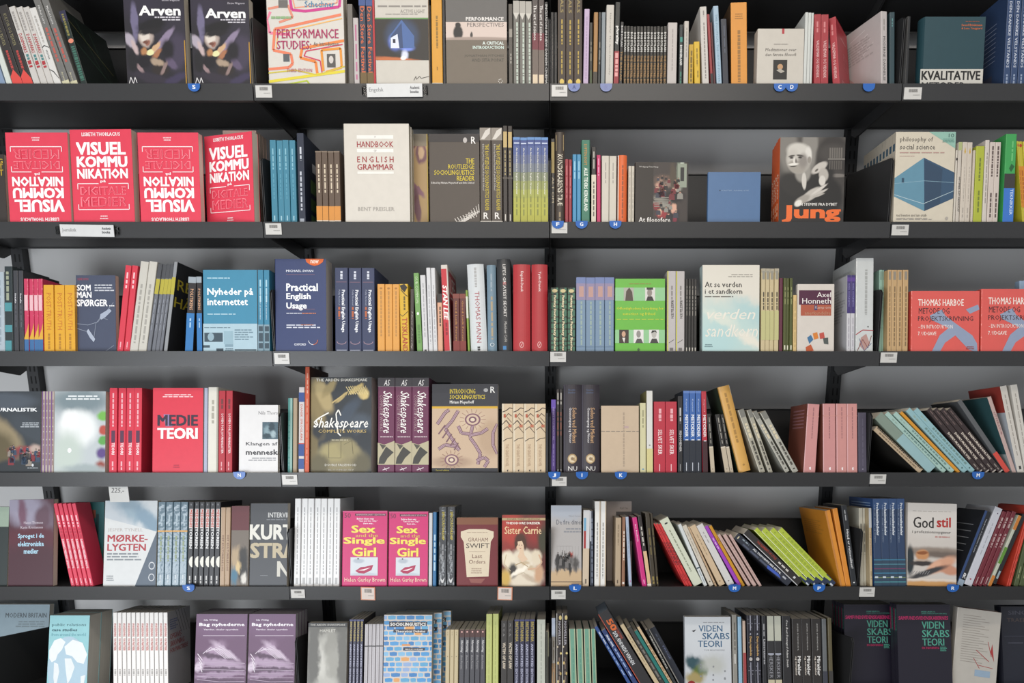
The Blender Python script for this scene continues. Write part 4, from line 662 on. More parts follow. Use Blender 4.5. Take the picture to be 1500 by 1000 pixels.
fc('white face-out cover with small blue picture and black title', 349.5, 407, 593, '#dfdede', .012, front=[T('Nils Thorsen', .5, .09, 1.1, .14, '#7b7b7d', .01), PIC(.6, .25, 1, .5, KM), T('Klangen af', .18, .54, .99, .61, '#4a4a4e', .02), T('mennesket', .18, .65, 1.18, .73, '#3c3c40', .04), BH(.25, .77, .95, .83, '#9c9ca0', 2, 1)])
sp('teal slim book right of the side plate', 421, 428, 583, '#4c8c88', bk=.012, spine=[R(.55, 0, 1, 1, '#8fb4ac'), BV(.2, .3, .4, .9, '#7fb0a8', 8)])
sp('tan slim book beside the teal one', 428.5, 435, 583, '#a8957c', bk=.01)
sp('white book with blue bands and red lettering', 437, 445.5, 567, '#cdc8c8', spine=[R(0, .06, 1, .17, '#2f4c8c'), V_('DANSK SPROGLÆRE', .3, .2, .7, .62, '#c0604c', .02), R(0, .66, 1, .8, '#2f4c8c'), R(0, .83, 1, .95, '#34528f'), R(0, .65, 1, .66, '#c0392c')])
sp('tall orange-red book reaching up under the shelf', 446, 453, 537, '#c85a3c', spine=[BV(.4, .06, .65, .25, '#e0a890', 4), BV(.4, .3, .6, .9, '#dd9a80', 10)], front=[R(0, 0, 1, 1, '#5c3428')], dep=.15)
SHP = picture('#2b3035', [(.1, .32, .13, .3, '#85754e', 12, .3), (.22, .2, .1, .2, '#a8966a', 40, .3), (.3, .12, .14, .05, '#94845a', 35, .4), (.05, .7, .08, .3, '#6f6240', 0, .4), (.75, .12, .12, .03, '#c4ac6c', 22, .3), (.87, .17, .09, .06, '#cdb678', 0, .3), (.5, .22, .1, .02, '#b09c68', 30, .4), (.6, .38, .25, .08, '#3b4654', 35, .4), (.82, .48, .2, .1, '#424c58', 0, .5),
 (.5, .84, .38, .17, '#857b5a', 0, .25), (.38, .78, .22, .1, '#9d9266', 0, .4), (.62, .74, .16, .09, '#8f8560', -10, .4), (.15, .9, .15, .1, '#5f583e', 0, .4), (.85, .9, .16, .1, '#5c5640', 0, .4), (.12, .56, .1, .08, '#22262a', 0, .4), (.9, .65, .12, .1, '#262b31', 0, .4)], .05, 10)
SH = [PIC(0, 0, 1, 1, SHP)]
SH += [L([(.58+.04*k, .1), (.66+.04*k, .18)], .012, '#d6c590') for k in range(8)]+[L([(.58+.04*k, .19-.01*k*.3), (.66+.035*k, .09)], .01, '#c0ac74') for k in range(8)]+[L([(.35, .27), (.6, .16)], .025, '#bca670')]
SH += [L([(.3, .66), (.3, .84), (.5, .84), (.5, .66)], .006, '#6f684e'), L([(.55, .7), (.68, .66), (.7, .8)], .006, '#6f684e')]
SH += [T('THE ARDEN SHAKESPEARE', .09, .015, .93, .045, '#dddbd2', .03), T('Shakespeare', .05, .42, .95, .56, '#f2f0ea', .02, .35), L([(.1, .5), (.06, .47), (.15, .42), (.3, .37)], .02, '#efede6'), L([(.5, .4), (.46, .34), (.42, .38), (.45, .58), (.5, .61)], .02, '#efede6'), T('COMPLETE WORKS', .13, .545, .92, .58, '#c3a96c', .02), BH(.35, .65, .62, .665, '#cfc6a8', 1), T('DOUBLE FALSEHOOD', .24, .9, .76, .925, '#dcd8cc', .02), T('BLOOMSBURY', .3, .955, .72, .975, '#b5b0a2', .01)]
fc('thick dark and gold face-out complete works volume', 453.5, 544, 552, '#34383c', .05, front=SH, pages='#c9c4ba', yaw=2)
shs = [R(0, 0, 1, .09, '#2f2c33'), T('AS', .35, .02, .72, .085, '#e6e2e0', .02, .3), R(0, .09, 1, .095, '#8a7a80'), V_('Shakespeare', .15, .14, .85, .58, '#f1edea', .02, .35), V_('COMPLETE WORKS', .12, .18, .3, .56, '#a3868c', .01), BH(.15, .615, .9, .63, '#d8c8cc', 1), P([(0, .68), (.4, .7), (1, .66), (1, .91), (0, .91)], '#b3aa8c'), P([(.1, .84), (.5, .72), (.95, .78), (.6, .84), (.4, .9), (.05, .9)], '#3c3a34'), P([(.1, .69), (.5, .71), (.3, .75)], '#4a463c'), L([(.3, .965), (.7, .94)], .04, '#e2d8da', .2), L([(.4, .94), (.55, .97)], .03, '#e2d8da', .2)]
sp('thick purple complete works spines with white script', 553, 628, 553, '#662a4c', 3, spine=shs, dep=.13)
INP = picture('#bfa68c', [(.6, .22, .2, .16, '#c8b298', 0, .6), (.3, .9, .3, .1, '#a88e78'), (.9, .5, .2, .3, '#b0967c')], .05, 10)
def liz(cx, cy, k): return [E(cx, cy, .12*k, .07*k, '#7a5260', 20), E(cx, cy, .095*k, .056*k, '#cdb59e', 20), E(cx, cy, .06*k, .036*k, '#6f4858', 16), E(cx, cy, .035*k, .02*k, '#d9c8b0', 12)]
INF = [R(0, 0, 1, .25, '#2a2b33'), PIC(0, .27, 1, .94, INP), R(0, .25, 1, .275, '#d0a52c'), R(0, .94, 1, 1, '#28292f'), T('INTRODUCING', .27, .055, .66, .11, '#d6be30', .03), T('SOCIOLINGUISTICS', .27, .12, .81, .17, '#d6be30', .03), T('Miriam Meyerhoff', .27, .185, .64, .23, '#e8e6e2', .03), E(.82, .07, .035, .022, '#a9a8a8', 10), T('R', .89, .03, .96, .1, '#efeeea', .02), T('Second edition', .06, .955, .26, .975, '#cfc02c', .01)]
for cx, cy, k in ((.62, .4, 1.0), (.3, .85, .9)):
    INF += [L([(cx+.13*k*math.cos(a), cy+.078*k*math.sin(a)), (cx+.2*k*math.cos(a), cy+.12*k*math.sin(a))], .008, '#a07c6c') for a in [i*.42 for i in range(15)]]+liz(cx, cy, k)
def worm(p): return [L(p, .05, '#6f4a58'), L(p, .03, '#b398a0'), L(p, .008, '#7a5562')]
INF += worm([(.62, .47), (.58, .6), (.66, .68), (.74, .78), (.7, .9)])+worm([(.57, .56), (.45, .55), (.4, .47)])+worm([(.6, .57), (.75, .55), (.85, .5)])+worm([(.68, .86), (.8, .82), (.86, .86), (.8, .93)])+worm([(.4, .3), (.3, .42), (.2, .5), (.32, .63), (.42, .74)])+worm([(.08, .45), (.2, .32), (.26, .29)])+worm([(.42, .74), (.36, .7), (.2, .68), (.1, .73)])
INF += [L([(.2+.05*k, .46+.05*k), (.1+.06*k, .56+.045*k)], .018, '#74505e') for k in range(5)]+worm([(1, .45), (.93, .55), (.93, .68), (1, .78)])
fc('face-out reader with lizard painting under yellow title', 632, 729, 562, '#2a2b33', .03, front=INF, pages='#c4bfba', yaw=2)
fc('dark fern-printed cover behind the purple spines', 600, 660, 560, '#2c2b2d', .016, bk=.15, front=[L([(.4, 1), (1, .1)], .02, '#bfb8ae')])
tr = [R(0, .0, .2, 1, '#d6c8b0'), L([(.05, .12), (.4, .1), (.7, .06), (1, .07)], .08, '#3c2b24', .16), L([(.3, .2), (.6, .14), (.9, .18)], .06, '#4a3228', .16), L([(0, .3), (.4, .24), (.9, .34)], .08, '#3c2b24', .16), L([(.5, .2), (.9, .27)], .05, '#5a3a2c', .16), L([(.1, .38), (.5, .33), (1, .42)], .06, '#4a3228', .16), R(.15, .15, .35, .2, '#b0583c'), R(.6, .3, .9, .34, '#b5684c'), L([(.1, .54), (.5, .5), (.95, .49)], .06, '#2f2622', .16), V_('THE GREAT NOVEL', .35, .58, .62, .9, '#b09478', .01), P([(.45, .95), (.6, .945), (.55, .98)], '#2f2622')]
sp('cream paperbacks with dark branches across the spines', 735, 799.5, 591, '#cdb89a', 4, spine=tr)
sp('thin dark booklet at the panel joint', 799.8, 803.3, 605, '#2c2c30')
sp('purple slim book beside the panel joint', 807.3, 814.2, 585, '#4a3474', spine=[R(0, 0, 1, .12, '#5f44a0'), V_('WHAT IS LITERATURE', .3, .1, .7, .55, '#9482b8', .03), BV(.4, .6, .6, .9, '#7a68a0', 6)])
sp('black slim books with red-brown lettering', 815, 824, 570, '#2a2422', 2, spine=[BV(.35, .04, .7, .18, '#b3aea6', 2), BV(.35, .27, .65, .55, '#8c4a34', 4), E(.5, .96, .15, .008, '#ccc', 6)])
nu = [R(0, 0, .06, 1, '#45404c'), T('Studie', .25, .05, .65, .07, '#56688c', .01), T('klassiker', .25, .08, .65, .1, '#56688c', .01), V_('Solen ved Midnat', .48, .26, .72, .66, '#c99f74', .02), V_('Gennemgang og Noter', .27, .26, .45, .66, '#d3cfd0', .03), E(.48, .835, .26, .055, '#a98d64', 18), E(.48, .835, .2, .043, '#d4c3a4', 16), E(.48, .835, .08, .018, '#8a7358', 10), T('NU', .25, .92, .75, .97, '#dcd8d4', .01)]
sp('thick dark plum volumes with gold medallion', 825.5, 879, 563, '#2f2830', 2, spine=nu, hard=1, dep=.14)
fc('plain cream face-out booklet with fine grey cross lettering', 880.5, 936, 594, '#c0ab92', .012, front=[BH(.0, .375, 1, .39, '#6c6660', 1, 0, 9), R(.6, .3, .73, .335, '#b59c96'), BV(.58, .1, .62, .9, '#a5937f', 20)])
sp('pale yellow slim book', 937.5, 946.5, 590, '#c9c49c', spine=[BV(.4, .1, .6, .35, '#8f8c6c', 4), E(.5, .94, .2, .01, '#5a8cb0', 6)])
sp('white slim book with pale yellow foot', 947, 956.5, 572, '#d2d1cb', spine=[R(0, .7, 1, 1, '#cdc38a'), E(.5, .66, .15, .01, '#8c8c88', 6)], back=[R(0, 0, 1, 1, '#8c8450')])
sv = [BV(.4, .1, .65, .27, '#e3a8ae', 4), V_('SELVET SKER', .35, .39, .72, .74, '#f1dcdd', .02), R(.45, .87, .52, .97, '#eac0c4')]
sp('red paperbacks with white capitals beside the white book', 958, 992, 588, '#b22b3d', 2, spine=sv)
sp('black paperback with white lettering beside blue trio', 993, 1000.5, 580, '#222124', spine=[BV(.35, .15, .65, .35, '#b9b7b6', 3), V_('FENOMENER', .3, .45, .75, .72, '#c9c7c6', .03), R(.4, .88, .5, .97, '#aaa')])
bs = [R(0, .6, 1, 1, '#1f2530'), R(0, 0, 1, .03, '#5b7cba'), V_('Kapitel', .35, .1, .65, .25, '#a8bcdc', .02), V_('METODER', .25, .29, .8, .56, '#dde2ea', .05), R(.3, .59, .8, .6, '#e3e6ec'), R(.45, .87, .55, .97, '#cfd3dc')]
sp('blue and black paperbacks with white lettering', 1001, 1028.5, 572, '#3560a4', 3, spine=bs, back=[R(0, 0, 1, 1, '#27303f')])
sp('red and black paperback with white lettering', 1029, 1037.5, 573, '#b02c3c', tl=1026.5, spine=[R(0, .6, 1, 1, '#3c1c22'), V_('Kapitel', .35, .1, .65, .25, '#d8a0a6', .02), V_('METODER', .25, .29, .8, .56, '#e3d8d8', .05), R(.3, .6, .8, .61, '#e3e6ec')])
bc = [R(0, .55, 1, 1, '#b9ab96'), R(.05, .55, .9, .57, '#d0c5b4'), BV(.4, .06, .6, .5, '#9c978e', 5), E(.5, .93, .12, .01, '#6b5f50', 6)]
sp('small black and cream book leaning left, alone', 1041, 1047.5, 606, '#252321', tl=1035, spine=bc, dep=.1)
sp('small black and cream books leaning left beside the tan one', 1062, 1077.5, 607, '#252321', 2, tl=1047.5, w=7.25, spine=bc, dep=.1)
sp('thick tan book leaning left, tall one', 1080, 1101, 568, '#cf9f52', tl=1048.5, w=21, hard=1, spine=[R(0, 0, 1, .12, '#b9ae98'), BV(.42, .08, .6, .66, '#a47c40', 12), E(.55, .92, .1, .012, '#a47c40', 8)], back=[R(0, 0, 1, 1, '#2b3a2c')])
gl = [R(0, 0, 1, .12, '#77766f'), R(.0, .0, .08, 1, '#d6d2c6'), BV(.3, .22, .75, .45, '#cfc3a6', 4), BV(.35, .5, .7, .88, '#4a4740', 7), E(.5, .94, .2, .012, '#3a3834', 6)]
sp('grey-beige slim books leaning left, nearer the tan book', 1113, 1139, 601, '#a19d8e', 2, tl=1081, w=8.75, spine=gl, jit=0)
sp('grey-beige slim books leaning left, nearer the pink ones', 1149, 1175, 605, '#a4a399', 2, tl=1100.5, w=8.75, spine=gl, jit=0)
pk = [R(0, 0, .07, 1, '#dcaeb0'), R(0, .17, 1, .18, '#cb9088'), BV(.48, .05, .56, .5, '#98686a', 12), P([(.45, .92), (.6, .91), (.6, .95), (.5, .955)], '#f1e6e6')]
sp('thick pink paperback leaning right with dark back cover', 1176.5, 1194.5, 591, '#c58a88', tl=1183, w=18, spine=pk, back=[R(0, 0, 1, 1, '#7a4538'), ('g', [R(.2, .08+.05*k, .85, .1+.05*k, '#98686c') for k in range(6)])], dep=.13)
sp('thick pink paperback upright, left of two slimmer pink ones', 1205.5, 1224.5, 591, '#c58a88', spine=pk, back=[R(0, 0, 1, 1, '#7a4538')])
sp('slimmer pink paperbacks upright beside the dark book', 1225.5, 1256.5, 591, '#c68b86', 2, spine=pk, jit=0)
sp('dark grey-violet book at the side plate', 1257.5, 1270, 604, '#4b4656', spine=[BV(.45, .1, .58, .9, '#5a5566', 10), E(.5, .93, .1, .01, '#8a8696', 6)])
# the steeply leaning pile in the right bay
def ln(desc, bl, wpx, tlx, tly, col, **k): return sp(desc, bl, bl+wpx*1.0, tly, col, tl=tlx, w=wpx, **k)
sp('cream spiral-bound booklet at the bottom of the leaning pile', 1346, 1360, 630, '#b39f84', tl=1279, w=9, dep=.2, spine=[BV(.7, .02, .95, .98, '#3a342c', 40), BV(.25, .1, .5, .9, '#7d6b52', 20)], back=[R(0, 0, 1, 1, '#2f2d2a')])
sp('thick grey-green book leaning far left on the booklet', 1360, 1380, 613, '#7d8c80', tl=1281, w=15, dep=.14, spine=[R(0, .4, 1, 1, '#8fb0b4')], jit=0)
lg = [BV(.3, .1, .6, .2, '#8fa79c', 2), BV(.35, .3, .7, .88, '#6c8a86', 14), E(.5, .94, .15, .01, '#4a6a6a', 6)]
sp('pale green slim paperbacks leaning far left', 1381, 1405, 607, '#9fbdb4', 2, tl=1296, w=7.50, spine=lg, jit=0)
sp('orange-spined thin book in the leaning pile', 1403, 1411, 605, '#cf8f2c', tl=1318, w=5)
sp('pale teal paperbacks leaning left against black ones', 1411, 1433, 602, '#8cb2b8', 2, tl=1327, w=8.50, spine=lg, jit=0)
dk = [BV(.4, .03, .6, .25, '#6c5a56', 4), V_('DISKURSANALYSE', .3, .38, .72, .8, '#d8ccbe', .04), BV(.35, .87, .6, .96, '#8a8078', 2), R(0, .985, 1, 1, '#b9b0a8')]
sp('black paperbacks with white capitals in the leaning pile', 1433, 1473, 601, '#342828', 4, tl=1357, w=7.75, spine=dk, jit=0)
sp('dark grey book with red foot leaning on the black ones', 1473, 1482, 588, '#585a5c', tl=1402, w=7.5, spine=[R(0, .73, 1, 1, '#c8483c')])
sp('pink-edged slim book turned to show its teal back cover', 1483, 1490, 582, '#b9a09a', tl=1446, w=6.5, back=[R(0, 0, 1, .75, '#35585c'), R(0, .75, 1, 1, '#a9b0b0')], spine=[V_('LITTERATUR', .3, .2, .7, .5, '#8c5c60', .02)])
sp('white paperback leaning left with red back cover', 1490.5, 1500, 566, '#c9c4bc', tl=1464.5, w=10.5, spine=[BV(.42, .1, .55, .8, '#9c968e', 14), R(.35, .92, .65, .96, '#3a3836')], back=[R(0, 0, 1, .3, '#9c3c34'), R(0, .3, 1, 1, '#b3bcc4')], dep=.14)
sp('white paperback leaning left at the right edge', 1502, 1512, 564, '#cac6be', tl=1480, w=10.5, spine=[BV(.42, .1, .55, .8, '#9c968e', 14), R(.35, .92, .65, .96, '#3a3836')])

# ================================================================== FIFTH SHELF
row(5)
fc('dark cover with pale green top at the left edge', -24, 10, 742, '#27302f', .015, front=[R(0, 0, 1, .25, '#8fa090')])
SPP = picture('#4a2430', [(.35, .1, .6, .22, '#8f8a9c', -15, .4), (.3, .15, .1, .2, '#6c4a5c', 15, .5), (.75, .2, .2, .15, '#5c4350'), (.5, .45, .6, .15, '#54222e'), (.5, .8, .7, .3, '#43202b')], .15, 4)
fc('dark maroon face-out cover with pale blue title', 12, 77.5, 732, '#4c2430', .018, front=[PIC(0, 0, 1, 1, SPP), T('Hanne Thomsen', .33, .25, .76, .28, '#c6bcc6', .02), T('Karin Kristiansen', .26, .305, .76, .335, '#c6bcc6', .02), T('Sproget i de', .2, .39, .79, .46, '#a9cde0', .05), T('elektroniske', .2, .48, .79, .54, '#a9cde0', .05), T('medier', .34, .565, .67, .625, '#a9cde0', .05)], lean=2, kind='wrap')
sp('pink-red slim paperbacks leaning left', 104, 138, 738, '#d43a55', 5, dep=.06, tl=77.5, w=6.00, spine=[BV(.3, .14, .7, .28, '#eeb8c0', 3), BV(.25, .3, .8, .42, '#b82c44', 3), V_('DANSKE MEDIERS SPROG', .25, .43, .8, .78, '#f0d6da', .05), BV(.4, .9, .65, .98, '#eab0ba', 2)], jit=0)
fc('teal illustrated cover behind the leaning pink books', 108, 150, 735, '#2f6468', .014, bk=.07, front=[R(.55, .1, .7, .2, '#8c4a3c'), R(.72, .15, .82, .45, '#1f3c40'), E(.74, .48, .05, .05, '#b8b8a8', 8), R(.6, .58, .95, .68, '#4c8464'), R(.6, .72, .9, .8, '#8a8f5c'), R(.6, .84, .9, .9, '#b0a45c')])
MK = picture('#c3c8cb', [(.15, .12, .5, .2, '#b5bcc2', 0, .5), (.6, .12, .5, .12, '#8fa3b0', -20, .5), (.85, .25, .3, .1, '#7a92a4', -30, .5)], .2, 5)
ML = [PIC(0, 0, 1, 1, MK), P([(0, .2), (1, .36), (.6, 1), (0, 1)], '#d0d2d2'), P([(.6, 1), (1, .36), (1, 1)], '#566270'), T('JESPER TYNELL', .06, .32, .73, .37, '#b0a9a6', .01), T('MØRKE-', .06, .395, .83, .48, '#a8323c', .04), T('LYGTEN', .06, .5, .8, .585, '#a8323c', .04), BH(.06, .61, .72, .71, '#7c8288', 3, -1), E(.92, .755, .06, .045, '#c9ccd0', 14), E(.92, .755, .045, .034, '#566270', 14), E(.92, .89, .06, .045, '#c9ccd0', 14), E(.92, .89, .045, .034, '#566270', 14), BH(.06, .87, .2, .94, '#8d9296', 3, -1)]
fc('film-wrapped white face-out cover with red title and grey beam', 151, 228, 733, '#bfc4c8', .02, front=ML, kind='wrap')
sp('grey-blue film-wrapped spines with an orange line', 229, 272.5, 735, '#56707f', 4, kind='wrap', spine=[BV(.4, .15, .65, .3, '#a3b4be', 3), R(0, .335, 1, .355, '#d0a05c'), BV(.35, .4, .6, .7, '#8c9a7c', 8), BV(.4, .86, .6, .95, '#c3ccd2', 2)])
sp('black spines with red and white lettering and white disc', 273.5, 321, 735, '#27282c', 6, spine=[R(.2, .08, .85, .31, '#d5d2d0'), V_('MEDIEHIS', .25, .09, .8, .3, '#b8402e', .05), V_('TORIEN', .3, .31, .85, .55, '#dcdcdc', .06), ('g', [P([(1, .64), (.75, .645), (.45, .665), (.3, .705), (.45, .745), (.75, .765), (1, .77)], '#e0ded4')]), BV(.4, .87, .65, .96, '#c9c8c6', 2), BV(.35, .02, .65, .05, '#77787c', 1)])
sp('tan slim paperbacks with brown lettering', 322, 335.5, 743, '#ad9276', 2, spine=[V_('DET KULTURELLE LOS', .3, .35, .7, .8, '#6c4c3c', .03), R(0, 0, .12, 1, '#cdb79c')])
PO = picture('#6c6258', [(.3, .5, .3, .2, '#a89274', 0, .4), (.7, .45, .25, .15, '#2c2824', 0, .4), (.7, .7, .3, .25, '#201e1d', 0, .4), (.2, .8, .2, .15, '#3c6c84', 0, .5), (.4, .65, .15, .1, '#c9b080', 0, .5), (.75, .85, .15, .1, '#d0ccc4', 0, .5)], .2, 9)
fc('book with dark red top over a painted figure', 337.5, 363.5, 741, '#5c1f26', .03, front=[R(0, 0, 1, .3, '#5c1f26'), PIC(0, .3, 1, 1, PO)], kind='wrap')
KS = [T('INTERVIEW', .48, .11, 1.2, .17, '#d2d3d2', .02), BH(.44, .19, .95, .21, '#7c7f84', 1), T('KURT', .0, .25, 1.17, .44, '#dcdad2', .06), T('STRA', .02, .47, 1.3, .66, '#b9ac90', .06), T('N', .74, .69, 1.1, .88, '#c9c6bc', .06), BH(.3, .86, .5, .875, '#7c7f84', 1)]
fc('dark grey face-out cover with huge cream capitals', 364.5, 420, 737, '#3b3d42', .02, front=KS, lean=0)
sp('plain white spines with thin grey lettering', 430, 497, 730, '#e4e4e4', 7, bk=.005, spine=[BV(.42, .1, .55, .86, '#9c9c9e', 18), R(.3, .9, .7, .97, '#b5b5b5'), R(.93, 0, 1, 1, '#a5a6a6')])
LIPS = picture('#c9ced4', [(.3, .2, .2, .12, '#aab2bc'), (.5, .95, .5, .1, '#b5bcc6')], .05)
SX = [R(.0, 0, 1, .012, '#c95a88'), T('50', .04, .03, .18, .09, '#5c2440', .0), R(.28, .035, .97, .065, '#30161f'), T('ANNIVERSARY EDITION', .3, .04, .95, .06, '#dca8b8', .03), T('Before there was', .32, .09, .7, .115, '#f6e3ea', .04), T('"Sex and the City,"', .36, .122, .78, .147, '#f6e3ea', .04), T('there was...', .46, .153, .7, .175, '#f6e3ea', .04), T('Sex', .2, .19, .74, .29, '#e9d95c', .05), T('and the', .3, .3, .8, .345, '#dcae5c', .03), T('Single', .03, .345, .95, .46, '#e9d95c', .05), T('Girl', .22, .48, .76, .6, '#e9d95c', .05), R(.19, .61, .8, .85, '#d3d6da'), PIC(.19, .61, .8, .85, LIPS), P([(.3, .79), (.42, .74), (.52, .735), (.58, .725), (.7, .71), (.66, .78), (.5, .825), (.38, .82)], '#a82850'), P([(.36, .785), (.5, .765), (.64, .745), (.5, .785)], '#eee2e4'), E(.36, .63, .02, .01, '#333', 8), T('Helen Gurley Brown', .06, .875, .97, .95, '#ecc6b4', .02)]
fc('pink face-out cover with yellow title and lips, left of two', 500.5, 566.5, 748, '#c8246c', .014, front=SX, pages='#d0c0b4')
fc('pink face-out cover with yellow title and lips, right of two', 568.5, 626.5, 749, '#c8246c', .014, front=SX, pages='#d0c0b4')
sp('white slim book hanging over the shelf lip', 627.5, 633, 751, '#c6c6c8', dep=.1)
sp('blue slim book beside the overhanging white one', 633.5, 639, 750, '#2f6c9c', spine=[BV(.3, .3, .75, .8, '#a9c8dc', 6)])
sp('black film-wrapped books with yellow capitals', 642, 666, 742, '#25262a', 2, kind='wrap', spine=[V_('SPECTATORSHIP', .4, .06, .72, .42, '#b9a93c', .04), BV(.42, .47, .62, .68, '#8a8a8c', 5), P([(.2, .88), (.5, .92), (.8, .88), (.6, .95), (.4, .95)], '#d0d0d0')])
GS = [R(0, 0, 1, .1, '#7c4c30'), P([(.1, .2), (.3, .165), (.7, .165), (.9, .2), (.9, .28), (.83, .35), (.78, .85), (.25, .86), (.17, .35), (.1, .28)], '#d6c7ae'), T('GRAHAM', .28, .29, .76, .345, '#6c4438', .0), T('SWIFT', .23, .37, .8, .44, '#2f2624', .0), R(.3, .49, .7, .493, '#8c7060'), T('Last', .38, .53, .62, .585, '#6c4438', .0), T('Orders', .3, .61, .7, .665, '#6c4438', .0), BH(.35, .73, .62, .82, '#b09a86', 3), P([(.3, .88), (.7, .88), (.6, .95), (.35, .94)], '#8c5048'), BH(.25, .21, .75, .225, '#b09a86', 1)]
fc('maroon face-out novel with a cream drinking glass', 668.5, 729, 758, '#6c1c22', .024, front=GS, pages='#c9b8a0')
CA = picture('#5c2c26', [(.2, .2, .3, .25, '#a8382c', 0, .5), (.75, .22, .2, .2, '#8c2c28', 0, .5), (.95, .35, .12, .2, '#3c3a28', 0, .5), (.1, .55, .1, .15, '#8c3028', 0, .5), (.42, .36, .13, .1, '#4c2a1c', 0, .3), (.42, .42, .09, .08, '#dcbc9c', 0, .25), (.45, .52, .06, .06, '#d3b090', 0, .3), (.48, .62, .32, .14, '#d9cdb8', 0, .3), (.15, .62, .16, .12, '#ddd2bc', -20, .3), (.8, .6, .12, .12, '#d6c8b0', 20, .3), (.5, .85, .42, .2, '#d8ccb8', 0, .3), (.25, .78, .1, .1, '#3b3632', 30, .4), (.6, .7, .2, .04, '#c2ae90', -20, .5), (.4, .78, .25, .03, '#ece4d4', 20, .5), (.65, .88, .2, .04, '#bdac98', -15, .5), (.85, .82, .1, .12, '#c09878', -20, .4), (.08, .88, .12, .12, '#c3a050', 0, .5)], .07, 9)
fc('red face-out novel with a woman in a white gown', 735, 799, 754, '#5c2c26', .022, front=[PIC(0, 0, 1, 1, CA), P([(.3, .47), (.29, .38), (.34, .32), (.45, .3), (.55, .34), (.57, .42), (.53, .5), (.5, .42), (.4, .37), (.36, .42)], '#4a2a1a'), P([(.36, .37), (.46, .36), (.5, .42), (.48, .47), (.42, .5), (.37, .46)], '#dcbfa2'), E(.395, .42, .012, .006, '#3a2a20', 6), E(.455, .42, .012, .006, '#3a2a20', 6), P([(.4, .465), (.45, .463), (.425, .475)], '#a8443c'), P([(.42, .49), (.48, .47), (.52, .56), (.6, .62), (.46, .66), (.36, .58)], '#dcbfa2'), L([(.3, .7), (.45, .66), (.6, .72)], .02, '#b39c78'), L([(.1, .55), (.05, .68), (.2, .78)], .015, '#c4b28f'), L([(.85, .55), (.92, .66), (.8, .74), (.6, .76)], .03, '#cfa88a'), L([(.35, .84), (.5, .8), (.7, .9)], .014, '#bfb097'), R(0, .04, 1, .075, '#b39c74'), T('DOVER THRIFT EDITIONS', .12, .047, .88, .068, '#5c3a28', .02), T('THEODORE DREISER', .09, .095, .88, .13, '#f0e8dc', .04), T('Sister Carrie', .06, .155, .91, .27, '#e9c99c', .03)], pages='#c9b99c')
DE_ = 0
DE = picture('#a9a5a3', [(.5, .0, .8, .18, '#a3a9b3', 0, .4), (.5, .9, .9, .12, '#bda27f', 0, .3), (.3, .68, .16, .07, '#2b2928', 0, .4), (.2, .72, .06, .12, '#33302f', 0, .4), (.5, .7, .12, .08, '#5c5856', 0, .5), (.4, .76, .2, .03, '#3a3736', 0, .5), (.65, .62, .08, .05, '#a33c30', 0, .4), (.62, .72, .05, .12, '#2b2928', 0, .4), (.8, .72, .12, .08, '#4c4846', 0, .6)], .12, 14)
fc('grey-beige face-out cover with small ink crowd drawing', 807, 852, 740, '#a9a5a3', .014, front=[PIC(0, 0, 1, 1, DE), ('g', [L([(.2+.1*k, .5), (.2+.1*k, .62)], .006, '#8c8886') for k in range(8)]), crowd(.22, .56, .85, .66, 12, 3, '#5c5552', ('#2a2827', '#34302f', '#6c6866')), T('Mikael Carlsen', .58, .12, .98, .14, '#86888e', .0, .2), T('De fire dimensioner', .18, .175, 1.45, .235, '#4a4d58', .01), BH(.42, .28, .98, .35, '#86888e', 2, 1), R(.18, .5, .7, .503, '#8c8886'), R(0, .935, 1, .942, '#3c3632')])
sp('white and cream spine with blue and red stripe', 853, 863, 747, '#c6b49c', tl=854.5, spine=[R(0, 0, 1, .5, '#c8c8ca'), R(.1, .1, .45, .27, '#6ba0c0'), R(.1, .27, .45, .5, '#9c3434'), BV(.4, .9, .6, .96, '#5c5248', 1)])
sp('dark navy slim book with white lettering', 864, 869.5, 748, '#2c3240', spine=[R(0, 0, .4, .4, '#b5b8c0'), BV(.4, .1, .8, .95, '#6c7484', 14)])
sp('tall white paperbacks with fine lettering', 870.5, 887.5, 734, '#e0deda', 2, tl=871.5, spine=[BV(.35, .25, .55, .9, '#8c8a88', 18), R(.8, 0, 1, 1, '#c0b09a')])
fc('tall pale taupe cover with a dark rectangle', 888.5, 926, 734, '#b0a29a', .012, front=[R(.38, .13, 1, .5, '#4c4644'), T('Karl Ove', .55, .07, .85, .1, '#5c5650')], bk=.105)
sp('tan paperback beside the taupe cover', 901, 909.5, 758, '#ad997f', tl=902, dep=.1, spine=[BV(.35, .1, .6, .4, '#8c7a64', 6), R(.3, .9, .5, .95, '#5c4c3c')])
sp('brown slim book with white lettering', 910.5, 917, 757, '#8c644c', tl=911.5, dep=.1, spine=[BV(.35, .2, .75, .62, '#d9cabc', 8), R(.2, .93, .8, .96, '#e0d6cc')])
sp('pale blue slim book leaning slightly', 920, 926, 757, '#a3b0c4', tl=915, dep=.1, spine=[BV(.4, .15, .6, .6, '#8494a8', 8), E(.5, .92, .15, .015, '#c05c94', 6)])
sp('magenta paperback leaning left', 941, 947, 758, '#c42878', dep=.1, tl=926, spine=[V_('Iris Radisch', .35, .1, .65, .35, '#f0d0e0', .03), BV(.4, .9, .6, .96, '#e8a8c8', 1)], w=7)
sp('black and cream slim book leaning left', 948.5, 953.5, 756, '#2c2624', tl=934, w=6, spine=[R(.1, .5, 1, 1, '#cfae86'), BV(.35, .15, .65, .42, '#c9c4ba', 4), R(0, .96, 1, 1, '#ddd5c8')])
